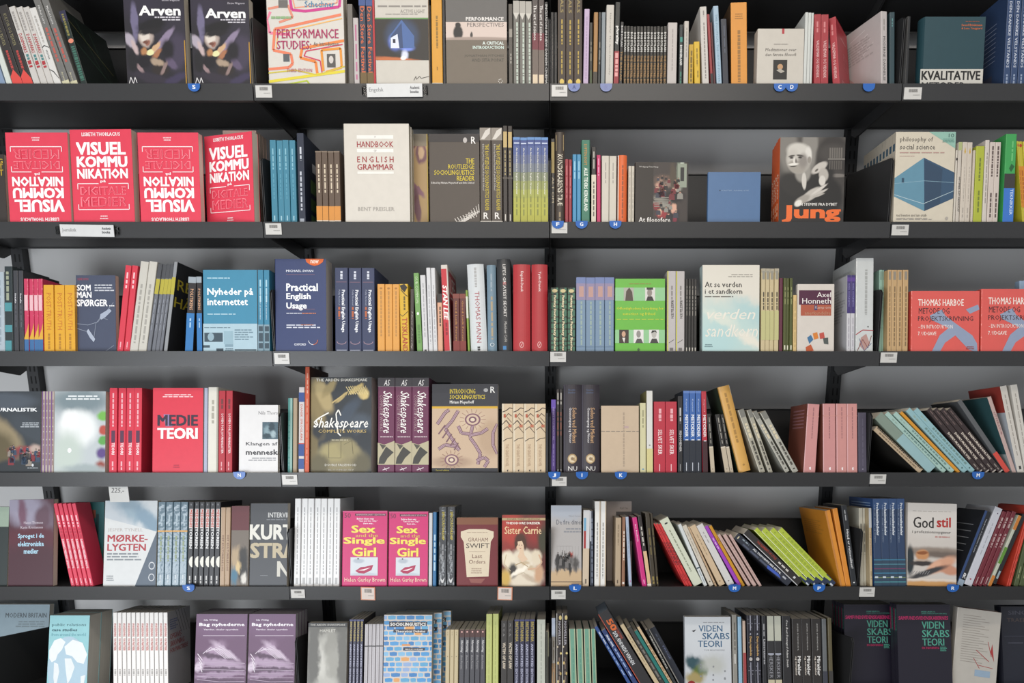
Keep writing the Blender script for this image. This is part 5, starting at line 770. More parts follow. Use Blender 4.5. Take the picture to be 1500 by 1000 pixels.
sp('very dark olive books with gold specks', 954.5, 969, 752, '#3a3224', 2, tl=945, w=6.75, spine=[BV(.4, .2, .7, .6, '#6c5f38', 4), BV(.3, .86, .7, .96, '#8c7a40', 2)], front=[R(0, 0, 1, 1, '#2b261c')], dep=.1)
sp('red slim paperbacks leaning left under the white ones', 1001, 1015, 768, '#c23030', 3, tl=955, w=5.17, spine=[BV(.35, .1, .6, .2, '#8c1f22', 2), BV(.2, .3, .85, .66, '#7a1c20', 9), BV(.35, .8, .6, .92, '#8c1f22', 2)], jit=0)
sp('thick greenish white book leaning left, tallest of the row', 1016, 1029.5, 763, '#c9cdb9', tl=965.5, w=16.5, spine=[E(.5, .07, .2, .012, '#333', 6), BV(.42, .17, .55, .8, '#8c907c', 16)])
sp('white paperback leaning left with dark blue ring', 1030, 1038, 769, '#ccd0d0', tl=991.5, w=8, spine=[R(0, .7, 1, .72, '#3c4c58'), BV(.4, .75, .6, .95, '#8c98a0', 3)])
sp('cream paperback leaning left right of the ringed one', 1038.5, 1047, 771, '#c6bdae', tl=998.5, w=8, spine=[BV(.42, .1, .55, .5, '#978f82', 6), E(.5, .93, .15, .012, '#5c5248', 6)])
sp('slim tan booklet leaning left', 1047.5, 1052, 772, '#b89c7c', tl=1007, w=5, spine=[E(.5, .94, .2, .01, '#5c4030', 6)])
sp('wide tan paperback leaning left', 1052.5, 1065, 772, '#c6ae8e', tl=1009, w=12, spine=[BV(.42, .15, .55, .5, '#9c876a', 6), R(.35, .92, .55, .935, '#5c4c3c')])
sp('wide white paperback leaning left beside purple one', 1065.5, 1079.5, 771, '#cac8c6', tl=1019, w=13, spine=[BV(.42, .12, .55, .3, '#9c9a98', 3), R(.35, .92, .55, .935, '#5c5450')])
sp('purple slim paperback leaning left', 1080, 1086.5, 772, '#983cb0', tl=1031, w=7, spine=[BV(.35, .2, .6, .4, '#d8b0e0', 4)])
sp('mustard slim paperback leaning left beside the purple one', 1087, 1093, 771, '#c08a20', tl=1038, w=6, spine=[BV(.35, .2, .6, .3, '#7c5814', 2)])
pp = [BV(.42, .1, .58, .9, '#9c7c74', 16)]
sp('pale pinkish slim paperbacks leaning left', 1095, 1121, 784, '#bda099', 3, tl=1050, w=5.67, spine=pp, jit=0)
tb = sp('black book with white capitals and blue patch, leaning', 1152, 1166, 789, '#262a36', tl=1074, w=15, spine=[E(.5, .04, .25, .01, '#c9bfa0', 6), BV(.62, .1, .8, .22, '#8c98a0', 2), V_('ALL THOUGHTS ARE EQUAL', .55, .3, .85, .82, '#e2e2e2', .04), BV(.1, .15, .35, .65, '#4c5264', 5), P([(.0, .62), (.4, .6), (.5, .8), (.2, .86)], '#3c58b0'), BV(.5, .86, .75, .92, '#a9acb4', 1)])
sp('black book with white edge and red lettering, leaning', 1166, 1181, 784, '#2a2624', tl=1087, w=16, spine=[R(0, 0, .1, 1, '#c6c6c8'), V_('THE ELEMENTS OF STYLE', .45, .2, .8, .55, '#a83c28', .03), BV(.45, .6, .7, .78, '#c6c2bc', 3), R(.4, .88, .7, .91, '#c9c9c9')])
lm = [R(0, 0, .1, 1, '#dfe6b8'), R(0, .84, 1, 1, '#23304a'), P([(.3, .84), (.8, .84), (.9, .93), (.5, .93)], '#a9b83c'), R(.1, .955, .4, 1, '#c6ccd4'), E(.5, .06, .15, .01, '#8a9c30', 6), BV(.3, .15, .7, .75, '#93a434', 10)]
sp('lime green paperbacks with navy feet, leaning left', 1181.5, 1230, 778, '#a9b93c', 4, tl=1103, w=9.00, spine=lm, jit=0)
sp('thick orange paperback showing its shaded back cover', 1231, 1238, 748, '#d0872c', tl=1208, w=9, spine=[R(0, 0, .3, 1, '#b87a3c')], back=[R(.1, .12, .12, .14, '#a86c24'), BH(.1, .15, .8, .35, '#b87a30', 7, -1)], dep=.2)
sp('slimmer orange paperback beside the thick one', 1239, 1246, 745, '#d0842c', tl=1219, w=8)
sp('black paperback asking a question in white lettering', 1247.5, 1256, 740, '#23262a', tl=1232, w=8.5, spine=[BV(.4, .06, .6, .2, '#9c9ea0', 3), V_('Hvad er rationalitet?', .3, .3, .75, .78, '#dcdcdc', .03), E(.5, .95, .15, .01, '#ddd', 6)])
sp('pale spines behind the fifth-shelf side plate', 1260, 1272, 744, '#b9b5a6', 2, bk=.02, spine=[BV(.3, .2, .7, .6, '#77756c', 4)])
sp('cream spine with brown lettering beside blue row', 1272.5, 1278.5, 744, '#b9a684', spine=[R(0, 0, 1, .25, '#b3b6ba'), V_('THE OPTIMISM', .3, .3, .7, .6, '#8c5c54', .02), BV(.4, .8, .6, .9, '#7c6c50', 1)])
pf = [R(0, 0, 1, .12, '#34507c'), V_('Professionsbacheler', .42, .05, .75, .42, '#e3e8ee', .04), V_('indhold, design og analyse', .15, .07, .3, .5, '#a9b6c8', .01), R(0, .68, 1, 1, '#2f4458')]+[R(0, .69+.05*k, 1, .7+.05*k, c) for k, c in enumerate(['#3f7c9c', '#4c7c8c', '#6c3c5c', '#3f7c9c', '#6c7c5c', '#4c8c94'])]+[R(.1, .88, .5, .9, '#bcc8d0')]
sp('navy paperbacks with striped teal feet', 1280.5, 1328, 730, '#2c3f5e', 4, spine=pf, back=[R(0, 0, 1, 1, '#274a80'), ('g', [R(.1, .05+.03*k, .9, .058+.03*k, '#9cb4d4') for k in range(3)])], dep=.15)
GSP = picture('#c6bfb8', [(.5, .1, .8, .3, '#cfcac4'), (.5, .58, .8, .05, '#8c7f74', 0, .5), (.7, .62, .5, .04, '#6c6058', 0, .6), (.05, .7, .08, .18, '#2b3236', 0, .3), (.3, .63, .13, .07, '#c0895c', 0, .25), (.3, .6, .11, .02, '#8c5430', 0, .3), (.3, .695, .16, .02, '#b3a090', 0, .4), (.3, .73, .25, .03, '#3a3432', 0, .4), (.7, .74, .3, .08, '#cf9c80', 15, .3), (.55, .77, .15, .05, '#d8a88c', 20, .3), (.85, .8, .2, .06, '#c08a70', -5, .3), (.4, .84, .4, .035, '#3b3a3c', 12, .4), (.5, .93, .7, .02, '#d6c9bc', 0, .4), (.5, .98, .8, .04, '#c3935c', 0, .4)], .03, 6)
fc('white face-out style guide with coffee cup and typing hands', 1329, 1401, 738, '#cdc6be', .02, front=[PIC(0, 0, 1, 1, GSP), BH(.1, .095, .88, .105, '#9a928a', 1, 0, 9), T('God', .11, .165, .53, .305, '#2b2826', .03), T('stil', .59, .165, .88, .29, '#b0302c', .04), T('i professionsopgaver', .09, .33, .88, .375, '#3c3a38', .02), T('EN GRUNDBOG', .56, .395, .86, .415, '#b0302c', .03), ('g', [L([(.05+.05*k, .86), (.1+.05*k, .82)], .012, '#8c8a8a') for k in range(8)])], lean=1)
sp('black and navy reader leaning right with R mark', 1401, 1411, 747, '#1f2126', tl=1443, w=11, spine=[R(0, 0, .35, 1, '#2c4470'), V_('Handbook of Qualitative Inquiry', .5, .1, .75, .55, '#a9acb2', .02), T('R', .45, .83, .9, .9, '#e2e2e2', .02), R(.1, .92, .9, 1, '#8fa0b0')], back=[('g', [R(.1, .2+.09*k, .8, .21+.09*k, '#8a8c90') for k in range(5)])], dep=.13)
sp('thick white paperback leaning right', 1412, 1424, 741, '#c2c4cc', tl=1457.5, w=12.5, spine=[E(.6, .07, .08, .01, '#4c3c50', 6), BV(.45, .2, .55, .6, '#a0a2aa', 6), E(.5, .92, .12, .01, '#a04c60', 6)], back=[R(0, 0, 1, 1, '#a8aab0')])
sp('dark maroon paperbacks leaning right', 1425, 1446.5, 748, '#6c2430', 3, tl=1469, w=6.33, spine=[BV(.3, .08, .75, .22, '#b09896', 4), BV(.3, .3, .75, .48, '#a88c8c', 4), BV(.4, .88, .6, .97, '#b09896', 1)], jit=0)
sp('slim white book with orange and green patches, leaning right', 1447, 1452, 754, '#b9bcac', tl=1492, w=5, spine=[R(0, 0, 1, .2, '#c07830'), R(0, .45, 1, .68, '#5c8c34'), R(0, .85, 1, 1, '#c07830')])
sp('thick black book leaning right at the right edge', 1454, 1470, 752, '#1f1f21', tl=1498, w=15, spine=[R(.3, .82, .8, .93, '#8fa0a8')])
sp('orange-red slim paperbacks leaning right at the right edge', 1472, 1482.5, 740, '#c2402f', 2, tl=1505, w=4.75, spine=[BV(.35, .6, .6, .9, '#8c2c20', 3)], jit=0)
sp('olive paperbacks leaning right at the right edge', 1484, 1502, 742, '#4a5434', 2, tl=1512, w=8.00, spine=[BV(.35, .3, .6, .5, '#7c8458', 3), BV(.35, .75, .6, .9, '#8c9068', 2)], jit=0)

# ================================================================== BOTTOM SHELF
row(6)
fc('pale cover standing behind the left side plate', -62, 67, 885, '#8fa2ac', .02, bk=.2, front=[T('MODERN BRITAIN', .5, .12, .97, .19, '#4c5458', .02), BH(.62, .24, .95, .34, '#77868c', 3, 1)])
WM = [R(0, 0, 1, 1, '#8fc4ca'), T('public relations', .06, .1, .92, .15, '#3c6870', .03), T('case studies', .06, .165, .7, .205, '#2f5a64', .05), T('from around the world', .06, .225, .92, .265, '#5c98a4', .02), E(.5, .67, .5, .4, '#a9c3d2', 32), P([(.02, .45), (.14, .32), (.3, .29), (.42, .34), (.34, .44), (.24, .5), (.2, .57), (.1, .6), (.03, .55)], '#e3e7e8'), P([(.16, .6), (.26, .62), (.3, .72), (.22, .95), (.16, .8)], '#dde2e4'), P([(.4, .4), (.6, .31), (.85, .35), (.98, .5), (.9, .62), (.74, .6), (.6, .52), (.45, .5)], '#e3e7e8'), P([(.42, .55), (.58, .55), (.68, .66), (.6, .8), (.52, .88), (.46, .7)], '#dfe4e5'), P([(.84, .78), (.95, .76), (.93, .88), (.85, .87)], '#dde2e4')]
fc('pale teal case study books with a white world map', 68, 127, 901, '#8fc4ca', .05, 2, front=WM, pages='#c6c2b8', spine=[R(0, 0, 1, 1, '#8fc4ca')], shift=.0)
OS = [R(0, 0, 1, 1, '#9a9a9c'), ('g', [L([(.35+.12*k, .0), (.6+.12*k, .3)], .015, '#2c2c30') for k in range(4)]), BH(.1, .1, .5, .24, '#5a6488', 5, -1), T('OPGAVE-', .1, .28, .6, .35, '#8c2f34', .02), T('SKRIVNING', .1, .37, .72, .44, '#8c2f34', .02), T('FOR PRAKTIKERE', .1, .46, .88, .52, '#8c2f34', .02)]
sp('white slim paperbacks with red lettering', 166, 247, 897, '#e8e4e0', 12, tl=165, spine=[V_('OPGAVESKRIVNING', .25, .13, .8, .3, '#b8463f', .04), V_('FOR PRAKTIKERE', .25, .32, .8, .47, '#b8463f', .04), BV(.3, .7, .7, .78, '#a9a5a2', 3)], front=OS, dep=.12, jit=0)
BGP = picture('#5f3c5c', [(.5, .1, .7, .2, '#684668'), (.35, .5, .25, .1, '#9c829c', 25, .4), (.6, .48, .3, .05, '#b8a3b8', -25, .4), (.45, .55, .4, .04, '#4a2c48', -10, .4), (.5, .62, .45, .05, '#a58da6', -5, .5), (.5, .7, .45, .03, '#4c2f4a', 0, .4), (.5, .76, .5, .035, '#937a94', 3, .5), (.5, .84, .5, .03, '#4a2c48', 0, .5), (.5, .92, .5, .04, '#8a7088', 0, .5), (.08, .66, .1, .05, '#c9b8c9', 20, .5)], .09, 9)
BG = [PIC(0, 0, 1, 1, BGP), T('Ida Willig', .15, .065, .42, .09, '#e3d9e3', .04), T('Bag nyhederne', .06, .11, .95, .165, '#f1ecf1', .05), T('Værdier, idealer og praksis', .15, .185, .83, .21, '#d9cdd9', .04), R(.14, .27, .96, .276, '#c3b3c3')]+[L([(.15+.06*k, .5-.02*k), (.3+.07*k, .42+.01*k), (.6+.04*k, .56)], .012, '#d8cbd8') for k in range(6)]+[L([(.05, .62+.04*k), (.5, .6+.05*k), (.98, .62+.045*k)], .01, '#b9a5ba') for k in range(6)]+[L([(.05+.02*k, .5+.05*k), (.15, .58+.05*k)], .015, '#e3d8e3') for k in range(4)]
fc('purple face-out books with stacked newspapers, left column', 284, 359.5, 899, '#5f3c5c', .022, 4, front=BG, pages='#b9b5b6')
fc('purple face-out books with stacked newspapers, right column', 362, 431, 899, '#5f3c5c', .022, 4, front=BG, pages='#b9b5b6', shift=.0)
HP = picture('#77756f', [(.5, .05, .8, .1, '#57554f'), (.45, .45, .3, .3, '#a8a69e', 20, .4), (.6, .3, .15, .2, '#8c8a82', -20, .4), (.35, .6, .1, .3, '#c0beb6', 15, .5), (.65, .6, .12, .25, '#96948c', 10, .5), (.15, .5, .15, .5, '#5c5a55'), (.9, .5, .12, .5, '#605e58'), (.5, .9, .3, .15, '#b0aea6', 0, .5)], .2, 7)
fc('grey face-out play text with misty figure and black band', 449.5, 507, 912, '#6c6a64', .022, front=[PIC(0, 0, 1, 1, HP), R(0, .0, 1, .06, '#201f1f'), T('THE ARDEN SHAKESPEARE', .05, .015, .95, .04, '#c6c3bc', .02), T('HAMLET', .3, .09, .7, .13, '#d0cdc4', .0)], bk=.0)
bgd = [R(0, 0, 1, .02, '#3c4070'), V_('BRITANNIA', .2, .03, .8, .3, '#a3924c', .05), V_('ANNOTATED EDITION', .25, .33, .7, .86, '#b5b6cc', .04), R(.0, .88, 1, .9, '#bfae40'), BV(.3, .92, .7, 1, '#8c8cb0', 2)]
sp('dark indigo slim books with gold lettering beside the misty cover', 510, 531, 907, '#2f2e44', 4, spine=bgd, front=[R(0, 0, 1, 1, '#26252c')], dep=.13, jit=0)
sp('white ribbed slim books with a thin black line', 532.5, 560, 914, '#b9b5b8', 5, spine=[R(.4, 0, .5, 1, '#a5a1a6'), R(0, .31, 1, .325, '#3a3638')])
def bricks():
    r = random.Random(5); out = []; y = .01; i = 0
    while y < 1:
        x = -.1+(i % 2)*.07
        while x < 1:
            wd = r.uniform(.11, .19); c = r.choice(['#3f8cc4', '#3a7cb8', '#6ca8d4', '#7fb4d8', '#4c94cc', '#8fa8d0', '#5ca0c8'])
            if r.random() < .05: c = r.choice(['#c9604c', '#d89c5c', '#cf8c8c'])
            x0, x1 = max(x, 0), min(x+wd, 1); h = .052
            if x1-x0 > .02: out.append(P([(x0, y+.006), (x0+.004, y+h-.005), (x0+(x1-x0)*.3, y+h), (x1-.006, y+h-.004), (x1, y+.008), (x0+(x1-x0)*.6, y)], c))
            x += wd+.018
        y += .066; i += 1
    return [R(0, 0, 1, 1, '#c9c2bc'), ('g', out)]
SO = bricks()+[P([(.1, .085), (.9, .09), (.89, .145), (.11, .16)], '#2a2a36'), T('SOCIOLINGUISTICS', .13, .1, .87, .145, '#eeeae4', .05), P([(.2, .185), (.92, .185), (.9, .235), (.19, .225)], '#2a2a36'), T('Theoretical Debates', .24, .195, .86, .225, '#e4e0dc', .04), P([(.42, .415), (.86, .425), (.85, .455), (.4, .455)], '#2a2a36'), T('NIKOLAS COUPLAND', .45, .43, .82, .45, '#e4e0dc', .03), P([(.38, .375), (.55, .375), (.55, .395), (.38, .395)], '#d88c3c')]
fc('blue brick-patterned face-out books in two columns', 561, 632, 900, '#4a84b8', .03, 3, front=SO, pages='#b9b4a4', spine=[R(0, 0, 1, 1, '#3a6c9c')], shift=.022)
sp('cream slim paperbacks beside the blue bricks', 652, 671, 922, '#c0b08c', 3, spine=[BV(.4, .03, .55, .1, '#9c8c6c', 2), E(.5, .42, .1, .006, '#3c3028', 6)])
nl = [R(0, 0, 1, .12, '#4a2c28'), E(.5, .035, .16, .014, '#e0b0a8', 8), V_('Narrating', .2, .16, .8, .36, '#d6d4d4', .03, .4), V_('Elena Ferrante', .3, .4, .65, .62, '#a5a3a5', .02, .2)]
sp('charcoal slim paperbacks with white script and tiny red lamp', 672, 710.5, 922, '#45444a', 5, spine=nl)
sp('pale yellow-green paperbacks taller than their neighbours', 711.5, 730, 899, '#b9bf74', 2, spine=[BV(.42, .1, .52, .9, '#a3a864', 14)], front=[R(0, 0, 1, 1, '#8a9048')], dep=.14)
sp('dark charcoal paperbacks with cream capitals', 733.5, 752, 909, '#36322f', 2, spine=[V_('M. C. A.', .3, .04, .6, .22, '#8c8a88', .02), V_('VICTIM OF LAW', .25, .3, .75, .66, '#cfc2ae', .05)])
sp('dark indigo slim books with gold lettering right of charcoal pair', 753, 783.5, 907, '#2f2e44', 4, spine=bgd, front=[R(0, 0, 1, 1, '#26252c')], dep=.13, jit=0)
sp('pale grey-green book at the bottom middle', 786.5, 799, 907, '#b9bcb0', spine=[BV(.42, .06, .55, .9, '#9c9f94', 14)])
sp('thin dark book beside the pale grey-green one', 799.8, 804.2, 925, '#3a382f', spine=[R(.6, 0, 1, .4, '#6a6850')])
sp('slim white and brown book left of the speckled pair', 808, 813.5, 905, '#a5a09a', spine=[R(0, 0, 1, .25, '#a8b0c0'), R(0, .6, 1, 1, '#9c7c5c'), BV(.4, .3, .7, .9, '#77705f', 5)])
sp('black paperbacks speckled with cream moons', 815, 832, 898, '#2a221f', 2, spine=[R(0, 0, .12, 1, '#c6c2bc'), E(.7, .055, .25, .03, '#d3bf80', 12), V_('NOVELLER', .35, .1, .75, .4, '#b0acb4', .03), E(.2, .42, .15, .012, '#c9bba0', 8), E(.8, .5, .2, .015, '#d3bf80', 8), E(.3, .62, .2, .02, '#c6ab6c', 8), E(.75, .75, .15, .02, '#b59c60', 8), E(.3, .85, .2, .02, '#c9b884', 8), BV(.4, .55, .6, .9, '#77655a', 5)])
sp('sea-green paperbacks with cream edges', 836, 879, 921, '#6c9c86', 4, tl=833.5, w=9.25, spine=[R(0, 0, .14, 1, '#b9b59a'), R(.8, 0, 1, 1, '#a3b090'), BV(.45, .3, .6, .9, '#588a78', 8)], front=[R(0, 0, 1, 1, '#1f4c4c')], jit=0)
nb = [V_('MIKAEL WIVEL', .3, .08, .7, .27, '#dbe2ee', .05), BV(.35, .3, .65, .62, '#8ca4cc', 5), BV(.35, .66, .65, .74, '#a0b4d4', 1)]
sp('blue slim paperback leaning left, outer of the pair', 925, 933, 920, '#2f4c86', tl=868.5, w=7.5, spine=nb)
sp('blue slim paperback leaning left, under the thick black book', 936, 943, 924, '#2b3c6c', tl=881, w=7, spine=nb)
sp('thick black book with orange number leaning left', 946, 965, 900, '#2c2a2c', tl=876, w=17, spine=[R(0, 0, .06, 1, '#b8503c'), V_('50', .3, .1, .85, .24, '#d0662c', .06), V_('KUNSTENS', .6, .23, .85, .36, '#a8432c', .02), V_('DER ÆNDREDE VERDEN', .25, .25, .58, .66, '#d9dadc', .03)], pages='#8a94a0')
sp('cream paperback leaning left beside the thick black book', 968, 975, 916, '#c0ae8c', tl=908, w=6.5, spine=[BV(.4, .15, .6, .6, '#978668', 7)])
sp('dark slim paperback with grey lettering leaning left', 976, 983, 920, '#3a3733', tl=919, w=6.5, spine=[BV(.3, .2, .7, .8, '#77726a', 8)])
sp('teal slim paperback leaning left', 983.5, 989, 925, '#1f7068', tl=929, w=5.5)
sp('cream patterned paperback leaning left', 990, 997, 919, '#c6ae8c', tl=933, w=7, spine=[BV(.2, .2, .8, .9, '#9c7c5c', 12)])
sp('black paperback with white philosophy lettering leaning left', 992, 999, 924, '#2b2f30', tl=943.5, w=6.5, spine=[V_('PHILOSOPHIE DU PEUPLE', .25, .1, .75, .62, '#c9c4b8', .04)])
sp('dark navy book with pale edge leaning left, rightmost of the lean', 1000, 1009, 922, '#242833', tl=950, w=11, spine=[R(0, 0, .14, 1, '#a9a8a4'), V_('FREGE', .55, .3, .8, .52, '#5c6484', .03), BV(.5, .1, .65, .25, '#4c5468', 2)], bk=.022)
VT = picture('#bfc2c6', [(.5, .1, .8, .4, '#c6cace'), (.2, .6, .2, .1, '#2f4c54', -10, .35), (.3, .72, .2, .1, '#5c6c2c', 20, .35), (.38, .66, .12, .08, '#3c5a34', 0, .4), (.2, .8, .2, .08, '#9c8c5c', 0, .5), (.6, .62, .25, .12, '#b3b5b0', 0, .6)], .15, 6)
fc('pale face-out theory book with green ink splash', 1004, 1072, 903, '#c3c6ca', .02, front=[PIC(0, 0, 1, 1, VT), BH(.4, .07, .86, .09, '#9a9ca0', 1), T('VIDEN', .3, .11, .82, .195, '#2f5a7c', .02), T('SKABS', .38, .21, .97, .295, '#2f5a7c', .02), T('TEORI', .28, .31, .8, .395, '#2f5a7c', .02), T('FOR BEGYNDERE', .42, .425, .86, .445, '#8a8c92', .01), E(.13, .9, .1, .07, '#8c1f20', 16), P([(.15, .185), (.25, .165), (.2, .2)], '#3c3c40')]+[E(.6+.3*math.sin(k*2.1), .72+.1*math.cos(k*1.7), .02, .014, '#8a8c90', 8) for k in range(9)])
sp('grey slim book right of the ink-splash cover', 1074, 1081, 900, '#8f8c84', spine=[BV(.4, .1, .65, .45, '#5c5a54', 5), R(.4, .5, .6, .62, '#e0deda')])
sp('light blue slim book in the bottom row', 1082.5, 1088, 903, '#8fb4cc')
sp('pinkish slim book with red lower half', 1089.5, 1094, 909, '#bfa898', spine=[R(0, .44, 1, 1, '#9c4244')])
bp = [BV(.45, .0, .6, .25, '#a3a4b0', 2), R(.1, .1, .9, .11, '#6c6c78'), V_('Den rejsende', .3, .27, .7, .52, '#c9a468', .05), E(.5, .56, .25, .025, '#b9b4b0', 8), R(.4, .6, .55, .95, '#8c8c98'), R(.1, .7, .9, .71, '#6c6c78'), ('g', [E(.2+.6*((k*37) % 10)/10, .1*k+.05, .06, .006, '#9c9ca8', 5) for k in range(9)])]
sp('black star-map paperbacks with gold lettering', 1095.5, 1116, 901, '#24232c', 2, spine=bp)
sp('black paperback with white lettering beside star-map pair', 1117.5, 1124, 902, '#2c2c30', tl=1115.5, spine=[BV(.35, .1, .6, .26, '#a9a9ac', 3), V_('Litteraturen', .3, .3, .75, .62, '#bcbcc0', .04)])
sp('black paperbacks with a cream top panel', 1125, 1146.5, 902, '#2f2e30', 2, spine=[R(.05, 0, .95, .32, '#b9baac'), R(.1, .48, .9, .5, '#a3a6b4'), V_('HERSKER', .25, .5, .75, .8, '#8a8a90', .02), R(.05, .82, .95, 1, '#c0b89c')])
sp('thick black paperback with white italic lettering', 1147.5, 1160.5, 902, '#2a292b', spine=[V_('One Best Damaged Adam Smith', .38, .05, .68, .66, '#cfcdca', .03, .2)])
sp('black paperbacks with bold white serif lettering', 1162, 1205, 906, '#2f2b29', 3, spine=[V_('JESPER DYRENDAHL', .5, .06, .66, .43, '#a9a7a4', .02), V_('Mirakler', .52, .5, .85, .76, '#dedcd9', .05), V_('og mirakler', .22, .5, .45, .76, '#c9bfb4', .04), E(.5, .93, .15, .012, '#ddd', 8)])
sp('grey slim book right of the black serif trio', 1206.5, 1213, 906, '#65686a', spine=[R(0, .7, 1, 1, '#3c3e48')])
sp('olive-brown slim book before the dark side plate', 1215, 1221, 905, '#5c543c', spine=[R(0, .7, 1, 1, '#3c3a38')])
SA = [R(0, 0, 1, 1, '#1d1a28'), T('HANNE LARSEN OG', .46, .075, .72, .09, '#4c9884', .03), T('SØREN HARNOW KLAUSEN (RED.)', .46, .098, .94, .112, '#4c9884', .03), T('SAMFUNDSVIDENSKABERNES', .03, .13, .96, .175, '#b0245c', .05), T('VIDEN', .46, .19, .88, .275, '#4f9c88', .03), T('SKABS', .46, .285, .97, .37, '#4f9c88', .03), T('TEORI', .46, .38, .87, .465, '#4f9c88', .03), T('EN INDFØRING', .45, .475, .77, .5, '#a02450', .04), BH(.79, .475, .92, .53, '#4c9884', 4, -1)]
ss = [V_('SAMFUNDSVIDENSKABERNES', .1, .05, .45, .3, '#a8285c', .05), V_('VIDENSKABSTEORI', .5, .05, .9, .3, '#3f8474', .05)]
fc('black face-out theory books with pink and teal titles, left column', 1239, 1312, 885, '#1d1a28', .02, 4, bk=.055, front=SA, spine=ss, hard=0)
fc('black face-out theory books with pink and teal titles, right column', 1317, 1396, 885, '#1d1a28', .02, 2, front=SA, spine=ss)
fc('cream cover with red twigs, leaning right on its stack', 1398, 1458, 897, '#b5b0a8', .03, lean=9, yaw=8, front=[('g', [R(.15, .08+.03*k, .55+.1*(k % 3), .088+.03*k, '#98928a') for k in range(20)]), P([(.85, .4), (.82, .5), (.92, .62)], '#a03434'), L([(.5, .5), (.8, .62)], .015, '#a03434'), L([(.75, .38), (.85, .56)], .012, '#a03434'), L([(.55, .68), (.9, .7)], .012, '#a03434'), L([(.45, .6), (.6, .72)], .012, '#a03434'), R(.5, .74, .85, .82, '#8fa4b8')], pages='#b59a94')
fc('large dark navy hardcover standing behind the cream cover', 1468, 1580, 888, '#20222e', .03, bk=.05, hard=1, front=[T('SINGS.', .12, .05, .45, .1, '#4c4c58', .02), T('TRAEDELS', .1, .14, .5, .19, '#4a403f', .02), R(.05, .36, .9, .364, '#4c4e5c'), R(.1, .44, .3, .45, '#4c4e5c')])
settle()
# ================================================================== tags, signs and cards on the lips
def tilted_print(items, name, parent, w, h, asp=None):
    return build_print(list(flatten(items)), name, parent, lambda a, b, l: ((a-.5)*w, -l-.0008, (1-b)*h-h), 0, w/h, .5)
def card(name, label, cat, group, r, x0, x1, y0, y1, col, items, dy=0, roll=0, extra=None, thick=.0016):
    """a flat card in front of the lip; pixel box on the lip plane"""
    yy = -.0045-dy
    def un(px, py):
        d = ray(px, py); k = (yy-CAM.y)/d.y; return CAM+d*k
    a = un(x0, y0); b = un(x1, y1); w, h = b.x-a.x, a.z-b.z
    root = empty(name, label, cat, group)
    boxes('card', [(-w/2, w/2, -.0008, .0008, -h, 0)], mat(col, .35, 'card'), root)
    tilted_print(items, 'lettering', root, w, h)
    root.location = ((a.x+b.x)/2, yy, a.z); root.rotation_euler = (0, roll, 0)
    return root
def barcode():
    r = random.Random(3); out = []; x = .25
    while x < .75:
        wd = r.choice([.012, .02, .03]); out.append(R(x, .14, x+wd, .42, '#6c6a68')); x += wd+.018
    return out+[BH(.5, .62, .9, .72, '#a3a19d', 1)]
PT = {1: [(374, 399, 125, 143, 'left'), (808, 831, 124.5, 141.5, 'middle'), (1325, 1349, 128, 145.5, 'right')],
      2: [(388.5, 413, 327, 343.5, 'left'), (808, 831, 326, 341.5, 'middle'), (1307, 1330, 329, 344.5, 'right')],
      3: [(401.5, 424.5, 517, 533, 'left'), (806, 829, 515, 530, 'middle'), (1290.5, 1313, 516, 531, 'right')],
      4: [(413, 436, 695, 709.5, 'left'), (808.5, 830, 698, 711.5, 'middle'), (1275, 1297, 694.5, 708.5, 'right')],
      5: [(426, 447, 863, 875.5, 'left'), (807.5, 828.5, 864, 877, 'middle'), (1259.5, 1280.5, 860, 873.5, 'right')]}
SHN = ['', 'top', 'second', 'third', 'fourth', 'fifth']
for r, lst in PT.items():
    for (x0, x1, y0, y1, nm) in lst:
        card('price_tag', f"small white barcode tag on the {SHN[r]} shelf lip at the {nm} joint", 'tag', 'white barcode tags on the shelf lips', r, x0, x1, y0, y1, '#c9c7c3', barcode())
for (x0, x1, nm) in ((528.5, 550.5, 'below the left pink cover'), (729, 751, 'below the woman in white')):
    card('price_tag', f"orange-edged barcode tag on the fifth shelf lip {nm}", 'tag', 'orange-edged barcode tags', 5, x0, x1, 859.5, 878.5, '#cf8a6c', [R(.06, .06, .94, .94, '#d3c6be')]+barcode(), dy=.001, roll=.03)
# half round letter tags hooked on the lip
def letter_tag(r, px, ch, label, col='#2b62b0', ink='#e8ecf2', w=17.5, top=None, group='blue half-round letter tags'):
    yy = -.0062
    def un(px, py):
        d = ray(px, py); k = (yy-CAM.y)/d.y; return CAM+d*k
    y = top if top else LIP_PX[r]-1.5
    a, b = un(px-w/2, y), un(px+w/2, y); W = b.x-a.x; H = W*.62
    pts = [(-.5, 0), (.5, 0), (.5, -.22)]+[(.5*math.cos(t), -.3-.7*math.sin(t)) for t in [i*math.pi/14 for i in range(1, 14)]]+[(-.5, -.22)]
    n = len(pts); V = [(x*W, -.0011, z*H) for x, z in pts]+[(x*W, .0005, z*H) for x, z in pts]
    F = [tuple(range(n-1, -1, -1)), tuple(range(n, 2*n))]+[(i, (i+1) % n, (i+1) % n+n, i+n) for i in range(n)]
    root = empty('letter_tag', label, 'tag', group)
    mesh_obj('disc', V, F, [mat(col, .3, 'plastic')], parent=root)
    boxes('hook', [(-W*.3, W*.3, -.001, .008, -.0015, .0)], mat(col, .3, 'plastic'), root)
    if ch: build_print([T(ch, *((.46, .18, .54) if ch == 'I' else (.36, .18, .64)), .68, ink, .05)], 'letter', root, lambda p, q, l: ((p-.5)*W, -l-.0012, -q*H), 0, 1.6)
    root.location = ((a.x+b.x)/2, yy, a.z)
A = 'blue half-round tag with letter %s under the %s'
